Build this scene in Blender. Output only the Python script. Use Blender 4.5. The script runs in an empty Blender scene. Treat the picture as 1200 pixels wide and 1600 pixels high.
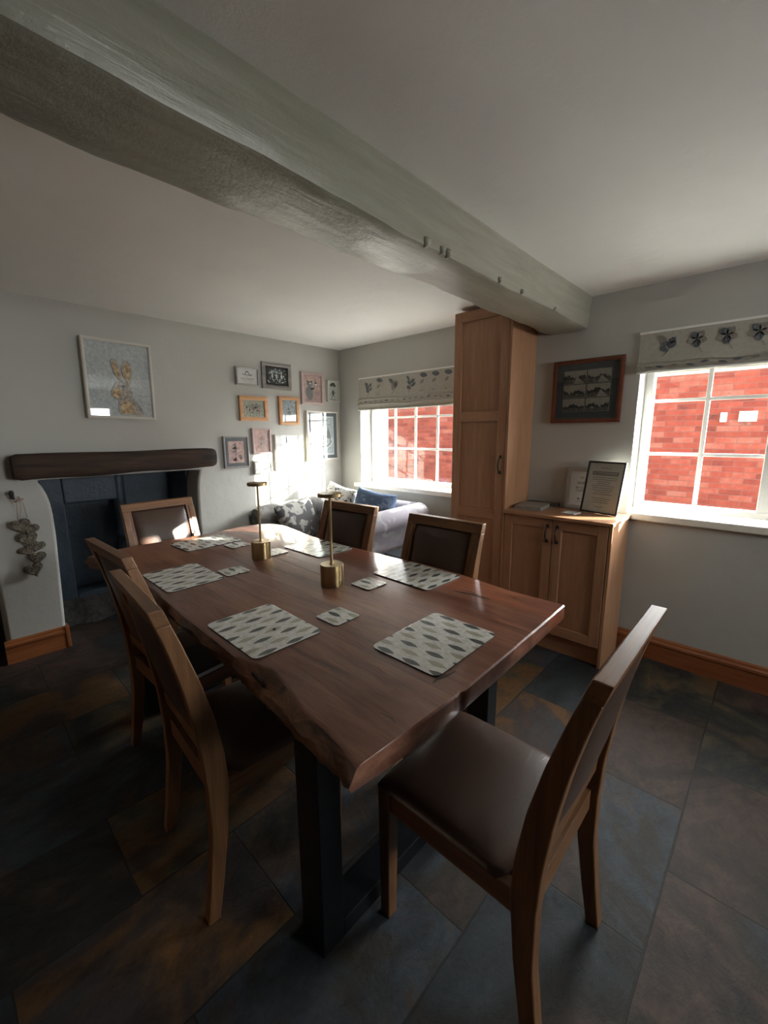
import bpy, bmesh, math, random
from mathutils import Vector, Matrix

S = bpy.context.scene
COL = S.collection
PI = math.pi
rnd = random.Random(11)

# ------------------------------------------------------------------ camera
F_PX, YAW, PITCH, ROLL, CAM_H = 653.1, math.radians(43.54), math.radians(10.72), math.radians(-0.42), 1.45
fw = Vector((math.cos(YAW) * math.cos(PITCH), math.sin(YAW) * math.cos(PITCH), -math.sin(PITCH)))
r0 = Vector((math.sin(YAW), -math.cos(YAW), 0)); u0 = r0.cross(fw)
rt = r0 * math.cos(ROLL) + u0 * math.sin(ROLL)
up = u0 * math.cos(ROLL) - r0 * math.sin(ROLL)
cd = bpy.data.cameras.new('camera'); cam = bpy.data.objects.new('camera', cd); COL.objects.link(cam)
M3 = Matrix((rt, up, -fw)).transposed()
cam.matrix_world = Matrix.Translation((0, 0, CAM_H)) @ M3.to_4x4()
cd.sensor_fit = 'HORIZONTAL'; cd.sensor_width = 36; cd.lens = 36 * F_PX / 1200; cd.clip_start = 0.02
S.camera = cam

# ------------------------------------------------------------------ light
SUN_TRAVEL = Vector((-0.79, 1.0, -0.325)).normalized()
sd = bpy.data.lights.new('sun', 'SUN'); sd.energy = 15; sd.angle = math.radians(0.53); sd.color = (1, 0.93, 0.82)
so = bpy.data.objects.new('sun', sd); COL.objects.link(so)
so.rotation_euler = SUN_TRAVEL.to_track_quat('-Z', 'Y').to_euler(); so.location = (8, -6, 5)

W = bpy.data.worlds.new('sky'); S.world = W; W.use_nodes = True
nt = W.node_tree; nt.nodes.clear()
o_ = nt.nodes.new('ShaderNodeOutputWorld'); b_ = nt.nodes.new('ShaderNodeBackground')
tc = nt.nodes.new('ShaderNodeTexCoord')
dt = nt.nodes.new('ShaderNodeVectorMath'); dt.operation = 'DOT_PRODUCT'
nt.links.new(tc.outputs['Generated'], dt.inputs[0]); dt.inputs[1].default_value = (0.72, -0.70, 0.06)
mr = nt.nodes.new('ShaderNodeMapRange'); mr.interpolation_type = 'SMOOTHSTEP'; mr.inputs['From Min'].default_value = 0.0; mr.inputs['From Max'].default_value = 0.75
mr.inputs['To Min'].default_value = 0.0; mr.inputs['To Max'].default_value = 1.0
nt.links.new(dt.outputs['Value'], mr.inputs['Value'])
b_.inputs['Color'].default_value = (0.97, 0.98, 1.0, 1)
pw = nt.nodes.new('ShaderNodeMath'); pw.operation = 'POWER'; nt.links.new(mr.outputs['Result'], pw.inputs[0]); pw.inputs[1].default_value = 1.0
ma = nt.nodes.new('ShaderNodeMath'); ma.operation = 'MULTIPLY_ADD'; nt.links.new(pw.outputs[0], ma.inputs[0]); ma.inputs[1].default_value = 10.5; ma.inputs[2].default_value = 0.8
nt.links.new(ma.outputs[0], b_.inputs['Strength']); nt.links.new(b_.outputs[0], o_.inputs[0])

def portal(name, x, y0, y1, z0, z1):
    l = bpy.data.lights.new(name, 'AREA'); l.shape = 'RECTANGLE'; l.size = abs(y1 - y0); l.size_y = z1 - z0
    l.cycles.is_portal = True
    o = bpy.data.objects.new(name, l); COL.objects.link(o)
    o.location = (x, (y0 + y1) / 2, (z0 + z1) / 2)
    o.rotation_euler = Vector((-1, 0, 0)).to_track_quat('-Z', 'Z').to_euler()
portal('daylight_portal', 3.27, 1.79, 3.16, 0.93, 1.98)
portal('daylight_portal', 3.27, -0.245, 0.69, 0.93, 2.02)

l = bpy.data.lights.new('daylight_portal', 'AREA'); l.shape = 'RECTANGLE'; l.size = 1.0; l.size_y = 0.7; l.cycles.is_portal = True
o = bpy.data.objects.new('daylight_portal', l); COL.objects.link(o); o.location = (1.95, -2.91, 1.65); o.rotation_euler = Vector((0, 1, 0)).to_track_quat('-Z', 'Z').to_euler()

vs = S.view_settings
vs.view_transform = 'Standard'; vs.look = 'None'; vs.exposure = 2.0; vs.gamma = 1.0; vs.use_curve_mapping = False
cy = S.cycles
cy.max_bounces = 14; cy.diffuse_bounces = 8; cy.glossy_bounces = 5; cy.transmission_bounces = 6; cy.transparent_max_bounces = 16
cy.use_denoising = True; cy.sample_clamp_indirect = 8; cy.caustics_reflective = False; cy.caustics_refractive = False
cy.use_adaptive_sampling = False

# ------------------------------------------------------------------ materials
def mat(name):
    m = bpy.data.materials.new(name); m.use_nodes = True
    return m, m.node_tree, m.node_tree.nodes['Principled BSDF']
def rgb(c): return (c[0], c[1], c[2], 1)
def node(t, ty, **kw):
    n = t.nodes.new(ty)
    for k, v in kw.items(): setattr(n, k, v)
    return n
def ramp(t, stops, interp='LINEAR'):
    n = t.nodes.new('ShaderNodeValToRGB'); cr = n.color_ramp; cr.interpolation = interp
    while len(cr.elements) > 1: cr.elements.remove(cr.elements[-1])
    cr.elements[0].position = stops[0][0]; cr.elements[0].color = rgb(stops[0][1])
    for p, c in stops[1:]:
        e = cr.elements.new(p); e.color = rgb(c)
    return n
def noise(t, vec, scale, detail=4, rough=0.55, dist=0.0):
    n = node(t, 'ShaderNodeTexNoise'); n.inputs['Scale'].default_value = scale
    n.inputs['Detail'].default_value = detail; n.inputs['Roughness'].default_value = rough; n.inputs['Distortion'].default_value = dist
    if vec is not None: t.links.new(vec, n.inputs['Vector'])
    return n
def mapping(t, vec, scale=(1, 1, 1), loc=(0, 0, 0), rot=(0, 0, 0)):
    n = node(t, 'ShaderNodeMapping'); n.inputs['Scale'].default_value = scale; n.inputs['Location'].default_value = loc
    n.inputs['Rotation'].default_value = rot; t.links.new(vec, n.inputs['Vector']); return n.outputs[0]
def mth(t, op, a, b=None, c=None):
    n = node(t, 'ShaderNodeMath', operation=op)
    for i, v in enumerate((a, b, c)):
        if v is None: continue
        if isinstance(v, (int, float)): n.inputs[i].default_value = v
        else: t.links.new(v, n.inputs[i])
    return n.outputs[0]
def mixc(t, fac, a, b, mode='MIX'):
    n = node(t, 'ShaderNodeMix', data_type='RGBA', blend_type=mode)
    for s, v in ((n.inputs[0], fac), (n.inputs[6], a), (n.inputs[7], b)):
        if isinstance(v, (int, float)): s.default_value = v
        elif isinstance(v, tuple): s.default_value = rgb(v)
        else: t.links.new(v, s)
    return n.outputs[2]
def bump(t, bs, h, strength=0.2, dist=0.01):
    n = node(t, 'ShaderNodeBump'); n.inputs['Strength'].default_value = strength; n.inputs['Distance'].default_value = dist
    t.links.new(h, n.inputs['Height']); t.links.new(n.outputs[0], bs.inputs['Normal'])

def plain(name, c, rough=0.5, metal=0.0, nz=0.0, nscale=30, bumps=0.0, coat=0.0, spec=0.5):
    m, t, bs = mat(name)
    bs.inputs['Roughness'].default_value = rough; bs.inputs['Metallic'].default_value = metal
    bs.inputs['Coat Weight'].default_value = coat; bs.inputs['Coat Roughness'].default_value = 0.1
    bs.inputs['Specular IOR Level'].default_value = spec
    co = node(t, 'ShaderNodeTexCoord').outputs['Object']
    n = noise(t, co, nscale)
    if nz > 0:
        r = ramp(t, [(0.3, tuple(max(0, x * (1 - nz)) for x in c)), (0.7, tuple(min(1, x * (1 + nz)) for x in c))])
        t.links.new(n.outputs[0], r.inputs[0]); t.links.new(r.outputs[0], bs.inputs['Base Color'])
    else: bs.inputs['Base Color'].default_value = rgb(c)
    if bumps > 0: bump(t, bs, n.outputs[0], bumps, 0.01)
    return m

def wood(name, dark, light, axis='z', rough=0.4, coat=0.0, scale=1.0, per_obj=True, contrast=1.0):
    m, t, bs = mat(name)
    co = node(t, 'ShaderNodeTexCoord').outputs['Object']
    if per_obj:
        oi = node(t, 'ShaderNodeObjectInfo')
        va = node(t, 'ShaderNodeVectorMath', operation='ADD')
        cx = node(t, 'ShaderNodeCombineXYZ'); s = mth(t, 'MULTIPLY', oi.outputs['Random'], 7.0)
        t.links.new(s, cx.inputs[0]); t.links.new(s, cx.inputs[1])
        t.links.new(co, va.inputs[0]); t.links.new(cx.outputs[0], va.inputs[1]); co = va.outputs[0]
    k = {'x': (1, 12, 12), 'y': (12, 1, 12), 'z': (12, 12, 1)}[axis]
    v = mapping(t, co, tuple(q * scale for q in k))
    n1 = noise(t, v, 1.6, 5, 0.6, 0.6)
    k2 = {'x': (3, 120, 120), 'y': (120, 3, 120), 'z': (120, 120, 3)}[axis]
    n2 = noise(t, mapping(t, co, tuple(q * scale for q in k2)), 2.0, 3, 0.6)
    mid = tuple((a + b) / 2 for a, b in zip(dark, light))
    r = ramp(t, [(0.32, dark), (0.5, mid), (0.68, light)]); t.links.new(n1.outputs[0], r.inputs[0])
    r2 = ramp(t, [(0.3, (0.68, 0.66, 0.64)), (0.6, (1, 1, 1))]); t.links.new(n2.outputs[0], r2.inputs[0])
    c = mixc(t, 0.8 * contrast, r.outputs[0], r2.outputs[0], 'MULTIPLY')
    t.links.new(c, bs.inputs['Base Color'])
    bs.inputs['Roughness'].default_value = rough
    bs.inputs['Coat Weight'].default_value = coat; bs.inputs['Coat Roughness'].default_value = 0.18
    bump(t, bs, n2.outputs[0], 0.12, 0.003)
    return m

M = {}
def plaster(name, c, b=0.25):
    m, t, bs = mat(name)
    co = node(t, 'ShaderNodeTexCoord').outputs['Object']
    n = noise(t, co, 1.3, 5, 0.55); n2 = noise(t, co, 9, 6, 0.6); n3 = noise(t, co, 160, 2, 0.5)
    r = ramp(t, [(0.3, tuple(x * 0.95 for x in c)), (0.7, tuple(min(1, x * 1.03) for x in c))])
    t.links.new(n.outputs[0], r.inputs[0]); t.links.new(r.outputs[0], bs.inputs['Base Color'])
    h = mth(t, 'ADD', mth(t, 'MULTIPLY', n.outputs[0], 3.0), mth(t, 'ADD', n2.outputs[0], mth(t, 'MULTIPLY', n3.outputs[0], 0.12)))
    bump(t, bs, h, b, 0.012); bs.inputs['Roughness'].default_value = 0.75
    return m
M['wall'] = plaster('grey_green_wall_paint', (0.47, 0.47, 0.435))
M['ceiling'] = plaster('white_ceiling_paint', (0.88, 0.88, 0.86))
M['white'] = plain('white_gloss_paint', (0.82, 0.82, 0.79), 0.35)
M['upvc'] = plain('white_window_frame', (0.85, 0.86, 0.86), 0.3)
M['cream'] = plain('cream_sill_paint', (0.8, 0.77, 0.68), 0.45, nz=0.04)

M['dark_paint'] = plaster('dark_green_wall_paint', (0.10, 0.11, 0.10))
def beam_mat():
    m, t, bs = mat('painted_beam')
    co = node(t, 'ShaderNodeTexCoord').outputs['Object']
    n1 = noise(t, mapping(t, co, (1.2, 14, 14)), 2.0, 6, 0.65, 0.4); n2 = noise(t, co, 24, 5, 0.7)
    r = ramp(t, [(0.3, (0.235, 0.225, 0.175)), (0.55, (0.29, 0.278, 0.222)), (0.75, (0.34, 0.325, 0.268))]); t.links.new(n1.outputs[0], r.inputs[0])
    t.links.new(r.outputs[0], bs.inputs['Base Color'])
    h = mth(t, 'ADD', n1.outputs[0], mth(t, 'MULTIPLY', n2.outputs[0], 0.5))
    bump(t, bs, h, 0.3, 0.015); bs.inputs['Roughness'].default_value = 0.30
    return m
M['beam'] = beam_mat()

def slate():
    m, t, bs = mat('slate_tiles')
    geo = node(t, 'ShaderNodeTexCoord').outputs['Object']
    v = mapping(t, geo, (1, 1, 1), (0.06 + 1.24 * 3, -0.12 + 0.40 + 0.8 * 2, 0))
    nw = noise(t, geo, 5, 5, 0.6)
    wv = node(t, 'ShaderNodeVectorMath', operation='MULTIPLY_ADD')
    t.links.new(nw.outputs['Color'], wv.inputs[0]); wv.inputs[1].default_value = (0.012, 0.012, 0); t.links.new(v, wv.inputs[2])
    br = node(t, 'ShaderNodeTexBrick'); t.links.new(wv.outputs[0], br.inputs['Vector'])
    br.inputs['Scale'].default_value = 1; br.inputs['Brick Width'].default_value = 0.62; br.inputs['Row Height'].default_value = 0.40
    br.inputs['Mortar Size'].default_value = 0.0035; br.inputs['Mortar Smooth'].default_value = 0.3
    br.inputs['Color1'].default_value = (0, 0, 0, 1); br.inputs['Color2'].default_value = (1, 1, 1, 1); br.inputs['Mortar'].default_value = (0.5, 0.5, 0.5, 1)
    br.offset = 0.5
    n1 = noise(t, geo, 1.9, 6, 0.6, 0.6); n2 = noise(t, mapping(t, geo, (7, 13, 7), (0, 0, 0), (0, 0, 0.5)), 1.3, 9, 0.68, 0.5)
    n4 = noise(t, geo, 55, 4, 0.7)
    tone = mth(t, 'ADD', mth(t, 'MULTIPLY', br.outputs['Color'], 0.75), mth(t, 'MULTIPLY', n1.outputs[0], 0.75))
    tone = mth(t, 'SUBTRACT', tone, 0.25)
    r = ramp(t, [(0.08, (0.016, 0.018, 0.018)), (0.20, (0.040, 0.050, 0.060)), (0.29, (0.028, 0.026, 0.023)), (0.37, (0.086, 0.058, 0.050)), (0.44, (0.040, 0.034, 0.026)),
                 (0.51, (0.052, 0.064, 0.082)), (0.58, (0.088, 0.062, 0.044)), (0.65, (0.026, 0.031, 0.033)), (0.72, (0.092, 0.076, 0.050)), (0.79, (0.160, 0.082, 0.030)), (0.86, (0.060, 0.044, 0.040)), (0.94, (0.050, 0.058, 0.070))])
    t.links.new(tone, r.inputs[0])
    r2 = ramp(t, [(0.3, (0.5, 0.5, 0.52)), (0.5, (0.95, 0.95, 0.95)), (0.7, (1.5, 1.42, 1.3))]); t.links.new(mth(t, 'ADD', mth(t, 'MULTIPLY', n2.outputs[0], 0.7), mth(t, 'MULTIPLY', n4.outputs[0], 0.3)), r2.inputs[0])
    c = mixc(t, 1.0, r.outputs[0], r2.outputs[0], 'MULTIPLY')
    c = mixc(t, 1.0, c, (0.74, 0.73, 0.71), 'MULTIPLY')
    c = mixc(t, br.outputs['Fac'], c, (0.020, 0.019, 0.017))
    t.links.new(c, bs.inputs['Base Color'])
    rr = node(t, 'ShaderNodeMapRange'); t.links.new(n2.outputs[0], rr.inputs[0]); rr.inputs[3].default_value = 0.5; rr.inputs[4].default_value = 0.72; bs.inputs['Specular IOR Level'].default_value = 0.25
    t.links.new(rr.outputs[0], bs.inputs['Roughness']); 
    h = mth(t, 'SUBTRACT', mth(t, 'ADD', n2.outputs[0], mth(t, 'MULTIPLY', n1.outputs[0], 1.6)), mth(t, 'MULTIPLY', br.outputs['Fac'], 1.2))
    bump(t, bs, h, 0.45, 0.012)
    return m
M['slate'] = slate()
OAK_D, OAK_L = (0.135, 0.062, 0.026), (0.27, 0.132, 0.058)
for ax in 'xyz': M['oak_' + ax] = wood('oak_chair_' + ax, OAK_D, OAK_L, ax, 0.38)
for ax in 'xyz': M['cab_' + ax] = wood('beech_cabinet_' + ax, (0.33, 0.165, 0.085), (0.42, 0.225, 0.128), ax, 0.42, scale=1.4, per_obj=False, contrast=0.7)
M['skirt_y'] = wood('stained_skirting_y', (0.22, 0.07, 0.025), (0.36, 0.13, 0.05), 'y', 0.3)
M['skirt_x'] = wood('stained_skirting_x', (0.26, 0.085, 0.03), (0.40, 0.15, 0.055), 'x', 0.3)
M['mantel'] = wood('dark_mantel_oak', (0.012, 0.008, 0.006), (0.075, 0.040, 0.024), 'x', 0.8, scale=1.3)
M['frame_red'] = wood('mahogany_frame', (0.10, 0.028, 0.014), (0.19, 0.058, 0.027), 'y', 0.35)
M['frame_oak'] = wood('oak_frame', (0.46, 0.23, 0.09), (0.60, 0.33, 0.15), 'x', 0.45, contrast=0.5)
M['frame_grey'] = wood('grey_frame', (0.19, 0.18, 0.165), (0.32, 0.30, 0.28), 'x', 0.5)
M['frame_silver'] = plain('silver_grey_frame', (0.36, 0.35, 0.33), 0.35, 0.3)
M['frame_cream'] = plain('cream_frame', (0.60, 0.575, 0.51), 0.45)
M['frame_pink'] = plain('pale_pink_frame', (0.47, 0.36, 0.34), 0.5)
M['frame_black'] = plain('black_frame', (0.012, 0.013, 0.018), 0.3)
M['paper'] = plain('white_paper', (0.75, 0.75, 0.77), 0.7)
M['paper_grey'] = plain('pale_grey_paper', (0.60, 0.62, 0.60), 0.7)
M['ink'] = plain('dark_ink', (0.035, 0.035, 0.04), 0.7)
M['ink_mid'] = plain('grey_ink', (0.20, 0.20, 0.21), 0.7)
M['mount_grey'] = plain('slate_grey_mount', (0.075, 0.085, 0.095), 0.8)
M['mount_navy'] = plain('blue_grey_mount', (0.14, 0.165, 0.19), 0.8)
M['pink_wash'] = plain('pink_wash', (0.56, 0.38, 0.36), 0.8, nz=0.25, nscale=40)
M['blue_wash'] = plain('blue_wash', (0.40, 0.46, 0.50), 0.8, nz=0.35, nscale=60)
M['sage_wash'] = plain('sage_wash', (0.40, 0.42, 0.36), 0.8, nz=0.4, nscale=70)
M['silver_wash'] = plain('silver_glitter_board', (0.50, 0.52, 0.54), 0.45, 0.0, nz=0.22, nscale=55, bumps=0.3)
M['hare_gold'] = plain('gold_leaf', (0.43, 0.29, 0.165), 0.4, 0.35, nz=0.7, nscale=60, bumps=0.5)
M['hare_cream'] = plain('hare_cream', (0.42, 0.36, 0.31), 0.5, 0.0, nz=0.5, nscale=60, bumps=0.5)
M['photo_sky'] = plain('photo_sky', (0.34, 0.32, 0.28), 0.6, nz=0.1)
M['photo_mid'] = plain('photo_mid', (0.11, 0.105, 0.095), 0.6, nz=0.5, nscale=90)
M['photo_dark'] = plain('photo_dark', (0.035, 0.034, 0.032), 0.6, nz=0.6, nscale=120)
M['steel'] = plain('blackened_steel', (0.018, 0.020, 0.024), 0.38, 0.6, nz=0.15)
M['iron'] = plain('dark_iron_handle', (0.035, 0.030, 0.028), 0.4, 0.7)
M['black'] = plain('black_plastic', (0.01, 0.01, 0.01), 0.5)
M['darkbox'] = plain('dark_blue_lacquer', (0.018, 0.026, 0.034), 0.3)
M['card_edge'] = plain('dark_cork_edge', (0.03, 0.02, 0.015), 0.7)
M['wicker'] = plain('wicker', (0.17, 0.15, 0.115), 0.85, nz=0.5, nscale=70, bumps=1.0)
M['twine'] = plain('twine', (0.36, 0.27, 0.21), 0.85)
M['folder'] = plain('grey_folder', (0.26, 0.235, 0.20), 0.5)
M['folder_dark'] = plain('dark_folder', (0.06, 0.055, 0.05), 0.5)
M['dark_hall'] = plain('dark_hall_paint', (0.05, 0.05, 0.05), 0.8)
M['concrete'] = plain('yard_paving', (0.25, 0.24, 0.22), 0.9, nz=0.2, nscale=5)

def brass():
    m, t, bs = mat('brushed_brass')
    co = node(t, 'ShaderNodeTexCoord').outputs['Object']
    n = noise(t, mapping(t, co, (160, 160, 2)), 1.0, 2)
    r = ramp(t, [(0.3, (0.36, 0.26, 0.12)), (0.7, (0.52, 0.39, 0.21))]); t.links.new(n.outputs[0], r.inputs[0])
    t.links.new(r.outputs[0], bs.inputs['Base Color']); bs.inputs['Metallic'].default_value = 1; bs.inputs['Roughness'].default_value = 0.28
    bs.inputs['Anisotropic'].default_value = 0.5
    return m
M['brass'] = brass()

def leather():
    m, t, bs = mat('brown_leather')
    co = node(t, 'ShaderNodeTexCoord').outputs['Object']
    oi = node(t, 'ShaderNodeObjectInfo')
    n1 = noise(t, co, 5, 5, 0.6, 0.5); n2 = noise(t, co, 260, 2, 0.5); n3 = noise(t, mapping(t, co, (3, 14, 8), (0, 0, 0), (0, 0, 0.6)), 1.5, 5, 0.7, 1.0)
    r = ramp(t, [(0.3, (0.048, 0.026, 0.018)), (0.6, (0.074, 0.042, 0.030)), (0.8, (0.098, 0.060, 0.044))]); t.links.new(n1.outputs[0], r.inputs[0])
    t.links.new(r.outputs[0], bs.inputs['Base Color']); bs.inputs['Roughness'].default_value = 0.34
    bump(t, bs, mth(t, 'ADD', n3.outputs[0], mth(t, 'MULTIPLY', n2.outputs[0], 0.10)), 0.22, 0.008)
    return m
M['leather'] = leather()

def tabletop():
    m, t, bs = mat('live_edge_walnut')
    co = node(t, 'ShaderNodeTexCoord').outputs['Object']
    sx = node(t, 'ShaderNodeSeparateXYZ'); t.links.new(co, sx.inputs[0])
    # boards run along y; seams at fixed x, each board its own tone and grain offset
    bd = ramp(t, [(0.0, (0.10, 0, 0)), (0.295, (0.55, 0, 0)), (0.58, (0.3, 0, 0)), (0.79, (0.95, 0, 0))], 'CONSTANT')
    u = mth(t, 'DIVIDE', mth(t, 'SUBTRACT', sx.outputs[0], 0.45), 1.2)
    wob = noise(t, mapping(t, co, (0, 3, 0)), 1.0, 2)
    u2 = mth(t, 'ADD', u, mth(t, 'MULTIPLY', mth(t, 'SUBTRACT', wob.outputs[0], 0.5), 0.01))
    t.links.new(u2, bd.inputs[0])
    bv = node(t, 'ShaderNodeSeparateColor'); t.links.new(bd.outputs[0], bv.inputs[0]); b = bv.outputs[0]
    cx = node(t, 'ShaderNodeCombineXYZ'); t.links.new(mth(t, 'MULTIPLY', b, 9), cx.inputs[1]); t.links.new(mth(t, 'MULTIPLY', b, 3), cx.inputs[0])
    va = node(t, 'ShaderNodeVectorMath', operation='ADD'); t.links.new(co, va.inputs[0]); t.links.new(cx.outputs[0], va.inputs[1])
    n1 = noise(t, mapping(t, va.outputs[0], (9, 1.0, 9)), 1.5, 7, 0.62, 1.1)
    n2 = noise(t, mapping(t, va.outputs[0], (130, 5, 130)), 1.5, 3, 0.6)
    n3 = noise(t, co, 2.2, 3, 0.5)
    r = ramp(t, [(0.28, (0.10, 0.040, 0.027)), (0.42, (0.18, 0.080, 0.053)), (0.56, (0.235, 0.112, 0.074)), (0.72, (0.31, 0.16, 0.105))])
    t.links.new(mth(t, 'ADD', n1.outputs[0], mth(t, 'MULTIPLY', mth(t, 'SUBTRACT', n3.outputs[0], 0.5), 0.35)), r.inputs[0])
    tint = ramp(t, [(0.0, (1.25, 1.20, 1.12)), (0.33, (0.95, 0.86, 0.84)), (0.6, (1.1, 1.08, 1.05)), (1.0, (1.15, 0.78, 0.60))]); t.links.new(b, tint.inputs[0])
    c = mixc(t, 1.0, r.outputs[0], tint.outputs[0], 'MULTIPLY')
    r2 = ramp(t, [(0.32, (0.62, 0.6, 0.6)), (0.55, (1, 1, 1))]); t.links.new(n2.outputs[0], r2.inputs[0])
    c = mixc(t, 0.55, c, r2.outputs[0], 'MULTIPLY')
    # seam lines
    seam = None
    for sxx in (0.295, 0.58, 0.79):
        d = mth(t, 'ABSOLUTE', mth(t, 'SUBTRACT', u2, sxx))
        l = mth(t, 'LESS_THAN', d, 0.0011); seam = l if seam is None else mth(t, 'MAXIMUM', seam, l)
    c = mixc(t, mth(t, 'MULTIPLY', seam, 0.75), c, (0.02, 0.01, 0.006))
    # rough bark where the surface turns sideways is darker wood: the bark itself
    nl = node(t, 'ShaderNodeNewGeometry'); sn = node(t, 'ShaderNodeSeparateXYZ'); t.links.new(nl.outputs['True Normal'], sn.inputs[0])
    side = mth(t, 'LESS_THAN', sn.outputs[0], -0.45)
    bark = ramp(t, [(0.35, (0.05, 0.022, 0.014)), (0.5, (0.17, 0.078, 0.04)), (0.65, (0.26, 0.135, 0.07))])
    nb = noise(t, mapping(t, co, (14, 5, 14)), 1.6, 6, 0.65, 1.2); t.links.new(nb.outputs[0], bark.inputs[0])
    c = mixc(t, side, c, bark.outputs[0])
    t.links.new(c, bs.inputs['Base Color'])
    bs.inputs['Roughness'].default_value = 0.30; bs.inputs['Coat Weight'].default_value = 0.6; bs.inputs['Coat Roughness'].default_value = 0.07
    rm = node(t, 'ShaderNodeMapRange'); t.links.new(n1.outputs[0], rm.inputs[0]); rm.inputs[3].default_value = 0.24; rm.inputs[4].default_value = 0.36
    t.links.new(rm.outputs[0], bs.inputs['Roughness'])
    bump(t, bs, mth(t, 'ADD', mth(t, 'MULTIPLY', n1.outputs[0], 1.0), mth(t, 'ADD', mth(t, 'MULTIPLY', n2.outputs[0], 0.15), mth(t, 'MULTIPLY', mth(t, 'MULTIPLY', nb.outputs[0], side), 6))), 0.18, 0.01)
    return m
M['table'] = tabletop()

def leafmat():
    m, t, bs = mat('leaf_pattern_laminate')
    co = node(t, 'ShaderNodeTexCoord').outputs['Object']
    sx = node(t, 'ShaderNodeSeparateXYZ'); t.links.new(co, sx.inputs[0])
    cw, ll = 0.0385, 0.098
    a = mth(t, 'ADD', mth(t, 'DIVIDE', sx.outputs[0], cw), 100.5)
    col = mth(t, 'FLOOR', a); par = mth(t, 'MODULO', col, 2)
    fx = mth(t, 'SUBTRACT', mth(t, 'FRACT', a), 0.5)
    b = mth(t, 'ADD', mth(t, 'ADD', mth(t, 'DIVIDE', sx.outputs[1], ll), 50.3), mth(t, 'ADD', mth(t, 'MULTIPLY', par, 0.5), mth(t, 'MULTIPLY', col, 0.14)))
    fy = mth(t, 'SUBTRACT', mth(t, 'FRACT', b), 0.5)
    lim = mth(t, 'SUBTRACT', 0.29, mth(t, 'MULTIPLY', mth(t, 'POWER', mth(t, 'ABSOLUTE', mth(t, 'DIVIDE', fy, 0.36)), 1.8), 0.29))
    mask = mth(t, 'LESS_THAN', mth(t, 'ABSOLUTE', fx), lim)
    bg = noise(t, co, 60, 5, 0.7); rb = ramp(t, [(0.35, (0.44, 0.43, 0.39)), (0.6, (0.62, 0.62, 0.58))]); t.links.new(bg.outputs[0], rb.inputs[0])
    sp = noise(t, co, 300, 2, 0.6)
    rd = ramp(t, [(0.3, (0.055, 0.062, 0.058)), (0.7, (0.12, 0.125, 0.115))]); t.links.new(sp.outputs[0], rd.inputs[0])
    rl = ramp(t, [(0.3, (0.26, 0.255, 0.195)), (0.7, (0.38, 0.37, 0.30))]); t.links.new(sp.outputs[0], rl.inputs[0])
    leaf = mixc(t, par, rd.outputs[0], rl.outputs[0])
    c = mixc(t, mask, rb.outputs[0], leaf)
    t.links.new(c, bs.inputs['Base Color']); bs.inputs['Roughness'].default_value = 0.2
    return m
M['leaf'] = leafmat()

def brick():
    m, t, bs = mat('red_brick')
    co = node(t, 'ShaderNodeTexCoord').outputs['Object']
    sx = node(t, 'ShaderNodeSeparateXYZ'); t.links.new(co, sx.inputs[0])
    cb = node(t, 'ShaderNodeCombineXYZ'); t.links.new(sx.outputs[1], cb.inputs[0]); t.links.new(sx.outputs[2], cb.inputs[1])
    nw = noise(t, co, 3, 3); wv = node(t, 'ShaderNodeVectorMath', operation='MULTIPLY_ADD')
    t.links.new(nw.outputs['Color'], wv.inputs[0]); wv.inputs[1].default_value = (0.02, 0.02, 0); t.links.new(cb.outputs[0], wv.inputs[2])
    br = node(t, 'ShaderNodeTexBrick'); t.links.new(wv.outputs[0], br.inputs['Vector']); br.inputs['Scale'].default_value = 1
    br.inputs['Brick Width'].default_value = 0.235; br.inputs['Row Height'].default_value = 0.076; br.inputs['Mortar Size'].default_value = 0.005
    br.inputs['Color1'].default_value = (0, 0, 0, 1); br.inputs['Color2'].default_value = (1, 1, 1, 1)
    n = noise(t, co, 7, 6, 0.7); n2 = noise(t, co, 1.1, 2, 0.5)
    v = mth(t, 'ADD', mth(t, 'MULTIPLY', br.outputs['Color'], 0.38), mth(t, 'MULTIPLY', n.outputs[0], 0.62))
    r = ramp(t, [(0.2, (0.06, 0.018, 0.014)), (0.33, (0.15, 0.024, 0.014)), (0.55, (0.22, 0.040, 0.022)), (0.72, (0.25, 0.085, 0.060)), (0.85, (0.055, 0.03, 0.028))]); t.links.new(v, r.inputs[0])
    c = mixc(t, br.outputs['Fac'], r.outputs[0], (0.145, 0.055, 0.04))
    t.links.new(c, bs.inputs['Base Color']); bs.inputs['Roughness'].default_value = 0.9
    bump(t, bs, mth(t, 'SUBTRACT', n.outputs[0], br.outputs['Fac']), 0.6, 0.01)
    return m
M['brick'] = brick()

def soot():
    m, t, bs = mat('navy_painted_masonry')
    co = node(t, 'ShaderNodeTexCoord').outputs['Object']
    n = noise(t, co, 5, 6, 0.65); n2 = noise(t, co, 40, 4, 0.6)
    r = ramp(t, [(0.3, (0.024, 0.038, 0.056)), (0.7, (0.055, 0.080, 0.112))]); t.links.new(n.outputs[0], r.inputs[0])
    t.links.new(r.outputs[0], bs.inputs['Base Color']); bs.inputs['Roughness'].default_value = 0.5
    bump(t, bs, mth(t, 'ADD', n.outputs[0], mth(t, 'MULTIPLY', n2.outputs[0], 0.3)), 0.4, 0.02)
    return m
M['navy'] = soot()
M['ash'] = plain('sooty_hearth_rubble', (0.045, 0.042, 0.040), 0.9, nz=0.7, nscale=22, bumps=1.0)

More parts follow.
